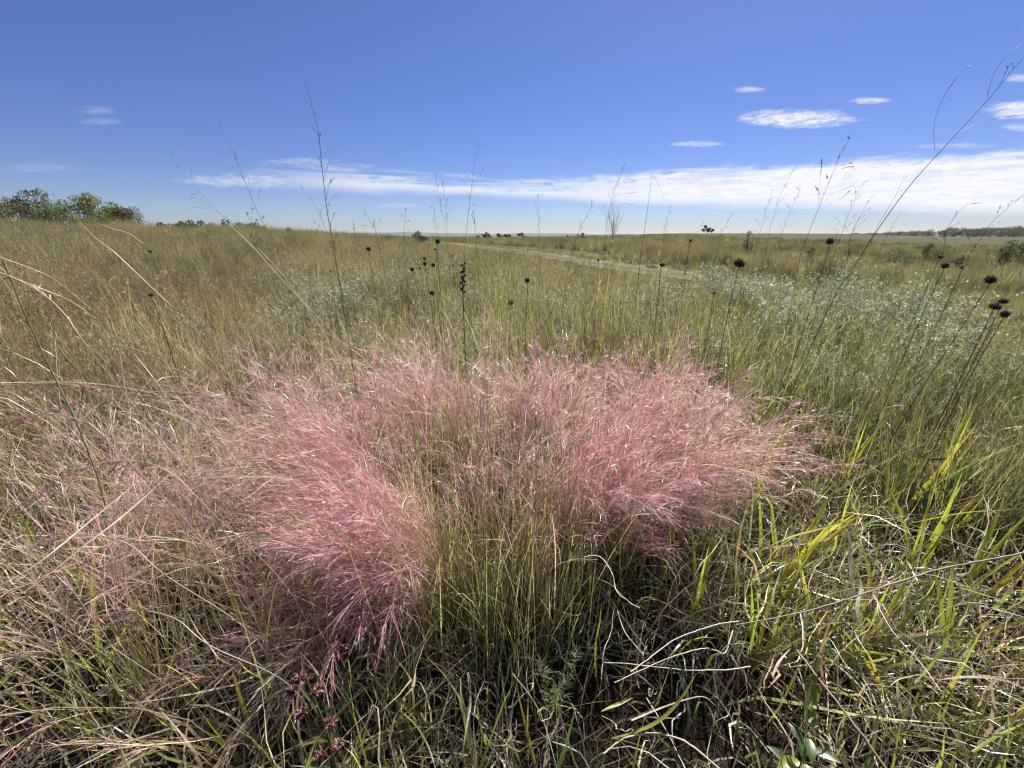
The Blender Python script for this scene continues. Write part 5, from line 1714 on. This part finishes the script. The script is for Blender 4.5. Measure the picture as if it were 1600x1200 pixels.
# distant treeline on the right: alike trees, shared meshes
kinds = []
for k in range(5):
    kinds.append(tree_meshes(8.0, 9.5, DKG if k % 2 else OLG, 900, 0.55, 0.05, 16, 0.2))
xs = np.linspace(1335, 1690, 44)
for k, px in enumerate(xs):
    px = px + R.normal(0, 3)
    r = 430 + R.normal(0, 22)
    x, y = polar(px, r)
    top = np.interp(px, [1330, 1400, 1440, 1480, 1530, 1600, 1700], [365, 361, 360, 357, 355, 353, 352]) + R.normal(0, 1.2)
    _, e = azel(px, top)
    z = float(ground(x, y)) - 0.6
    h = CAMZ + r * math.tan(e) - z
    sec = ('its low thin left end', 'its middle', 'its tall right end')[0 if px < 1440 else 1 if px < 1530 else 2]
    t = thing('distant_tree', (x, y, z), 'dark round tree in the distant treeline, ' + sec, 'tree', 'distant treeline, ' + sec)
    s = max(0.25, h / 8.0)
    t.scale = (max(s, 0.8) * rnd(0.9, 1.3), max(s, 0.8) * rnd(0.9, 1.3), s)
    t.rotation_euler = (0, 0, rnd(0, 6.28))
    for nm, me in zip(('trunk', 'crown'), kinds[k % 5]):
        o = bpy.data.objects.new(nm, me)
        COL.objects.link(o)
        o.parent = t


def bare_sapling():
    Y = 30.0
    c = at_y(955, 392, Y)
    foot = to_ground(c)
    top = at_y(956, 330, Y)
    h = top[2] - foot[2]
    t = thing('bare_sapling', foot, 'leafless pale sapling with fine upright twigs, behind the bushy-topped stalk', 'sapling')
    g = Geo()
    tubes(g, np.array([[[0, 0, -0.05], [0.02, 0, h * 0.3], [-0.02, 0, h * 0.6], [0.02, 0, h * 0.95]]]), np.array([[0.035, 0.03, 0.02, 0.008]]), (0.42, 0.38, 0.33), 6)
    g.build('trunk', M_BARK, t)
    g = Geo()
    n = 26
    B = np.stack([np.zeros(n), np.zeros(n), rnd(0.18, 0.7, n) * h], 1)
    X, D, _, _ = paths(B, rnd(0, 6.28, n), rnd(0.3, 0.7, n), rnd(-0.4, 0.0, n), rnd(0.25, 0.5, n) * h, 6, 0, 1.2, 0.05)
    tubes(g, X, np.linspace(0.010, 0.003, 6)[None] * np.ones((n, 1)), jitter((0.42, 0.38, 0.33), n, 0.1), 4)
    X2, D2, _, _ = paths(X[:, 3:].reshape(-1, 3), rnd(0, 6.28, n * 3), rnd(0.3, 0.8, n * 3), rnd(-0.3, 0.1, n * 3), rnd(0.1, 0.25, n * 3) * h, 4, 0, 1.2, 0.05)
    tubes(g, X2, np.linspace(0.005, 0.003, 4)[None] * np.ones((n * 3, 1)), jitter((0.42, 0.38, 0.33), n * 3, 0.1), 3)
    g.build('twig', M_BARK, t, True)


bare_sapling()


def dry_umbel(px, py, Y, label):
    c = at_y(px, py, Y)
    foot = to_ground(c)
    t = thing('dry_umbel', foot, label, 'dried flower')
    h = c[2] - foot[2]
    g = Geo()
    tubes(g, np.array([[[0, 0, -0.02], [0.01, 0, h * 0.5], [0, 0, h * 0.85]]]), np.array([[0.004, 0.003, 0.002]]), (0.30, 0.25, 0.17), 5)
    g.build('stem', M_STEM, t)
    g = Geo()
    n = 26
    X, D, _, _ = paths(np.repeat(np.array([[0, 0, h * 0.82]]), n, 0) + np.stack([0 * np.arange(n), 0 * np.arange(n), rnd(-0.12, 0.03, n) * h], 1), rnd(0, 6.28, n), rnd(0.3, 1.1, n), rnd(-0.4, 0.1, n), rnd(0.08, 0.20, n), 5)
    tubes(g, X, np.linspace(0.0018, 0.0012, 5)[None] * np.ones((n, 1)), (0.34, 0.28, 0.2), 3)
    m = n * 9
    E = np.repeat(X[:, -1], 9, 0)
    X2, _, _, _ = paths(E, rnd(0, 6.28, m), rnd(0, 1.6, m), np.zeros(m), rnd(0.015, 0.035, m), 3)
    tubes(g, X2, np.array([[0.001, 0.0025, 0.001]]) * np.ones((m, 1)), jitter((0.42, 0.34, 0.26), m), 3)
    g.build('flower_head', M_STEM, t)


dry_umbel(384, 316, 4.6, 'dry brown umbel standing above the right end of the crest shrubs')


# ------------------------------------------------------------------ air
def haze_box():
    b = 4200.0
    z0, z1 = -8.0, 21.0
    V = [(-b, -b, z0), (b, -b, z0), (b, b, z0), (-b, b, z0), (-b, -b, z1), (b, -b, z1), (b, b, z1), (-b, b, z1)]
    Q = [(3, 2, 1, 0), (4, 5, 6, 7), (0, 1, 5, 4), (1, 2, 6, 5), (2, 3, 7, 6), (3, 0, 4, 7)]
    me = bpy.data.meshes.new('haze')
    me.from_pydata(V, [], Q)
    m, n = new_mat('haze_air')
    pv = n.node('ShaderNodeVolumePrincipled')
    pv.inputs['Color'].default_value = (0.80, 0.88, 1.0, 1)
    pv.inputs['Density'].default_value = 0.00011
    pv.inputs['Anisotropy'].default_value = 0.2
    o = n.node('ShaderNodeOutputMaterial')
    n.t.links.new(pv.outputs[0], o.inputs['Volume'])
    me.materials.append(m)
    ob = bpy.data.objects.new('haze', me)
    COL.objects.link(ob)
    ob['kind'] = 'stuff'


haze_box()
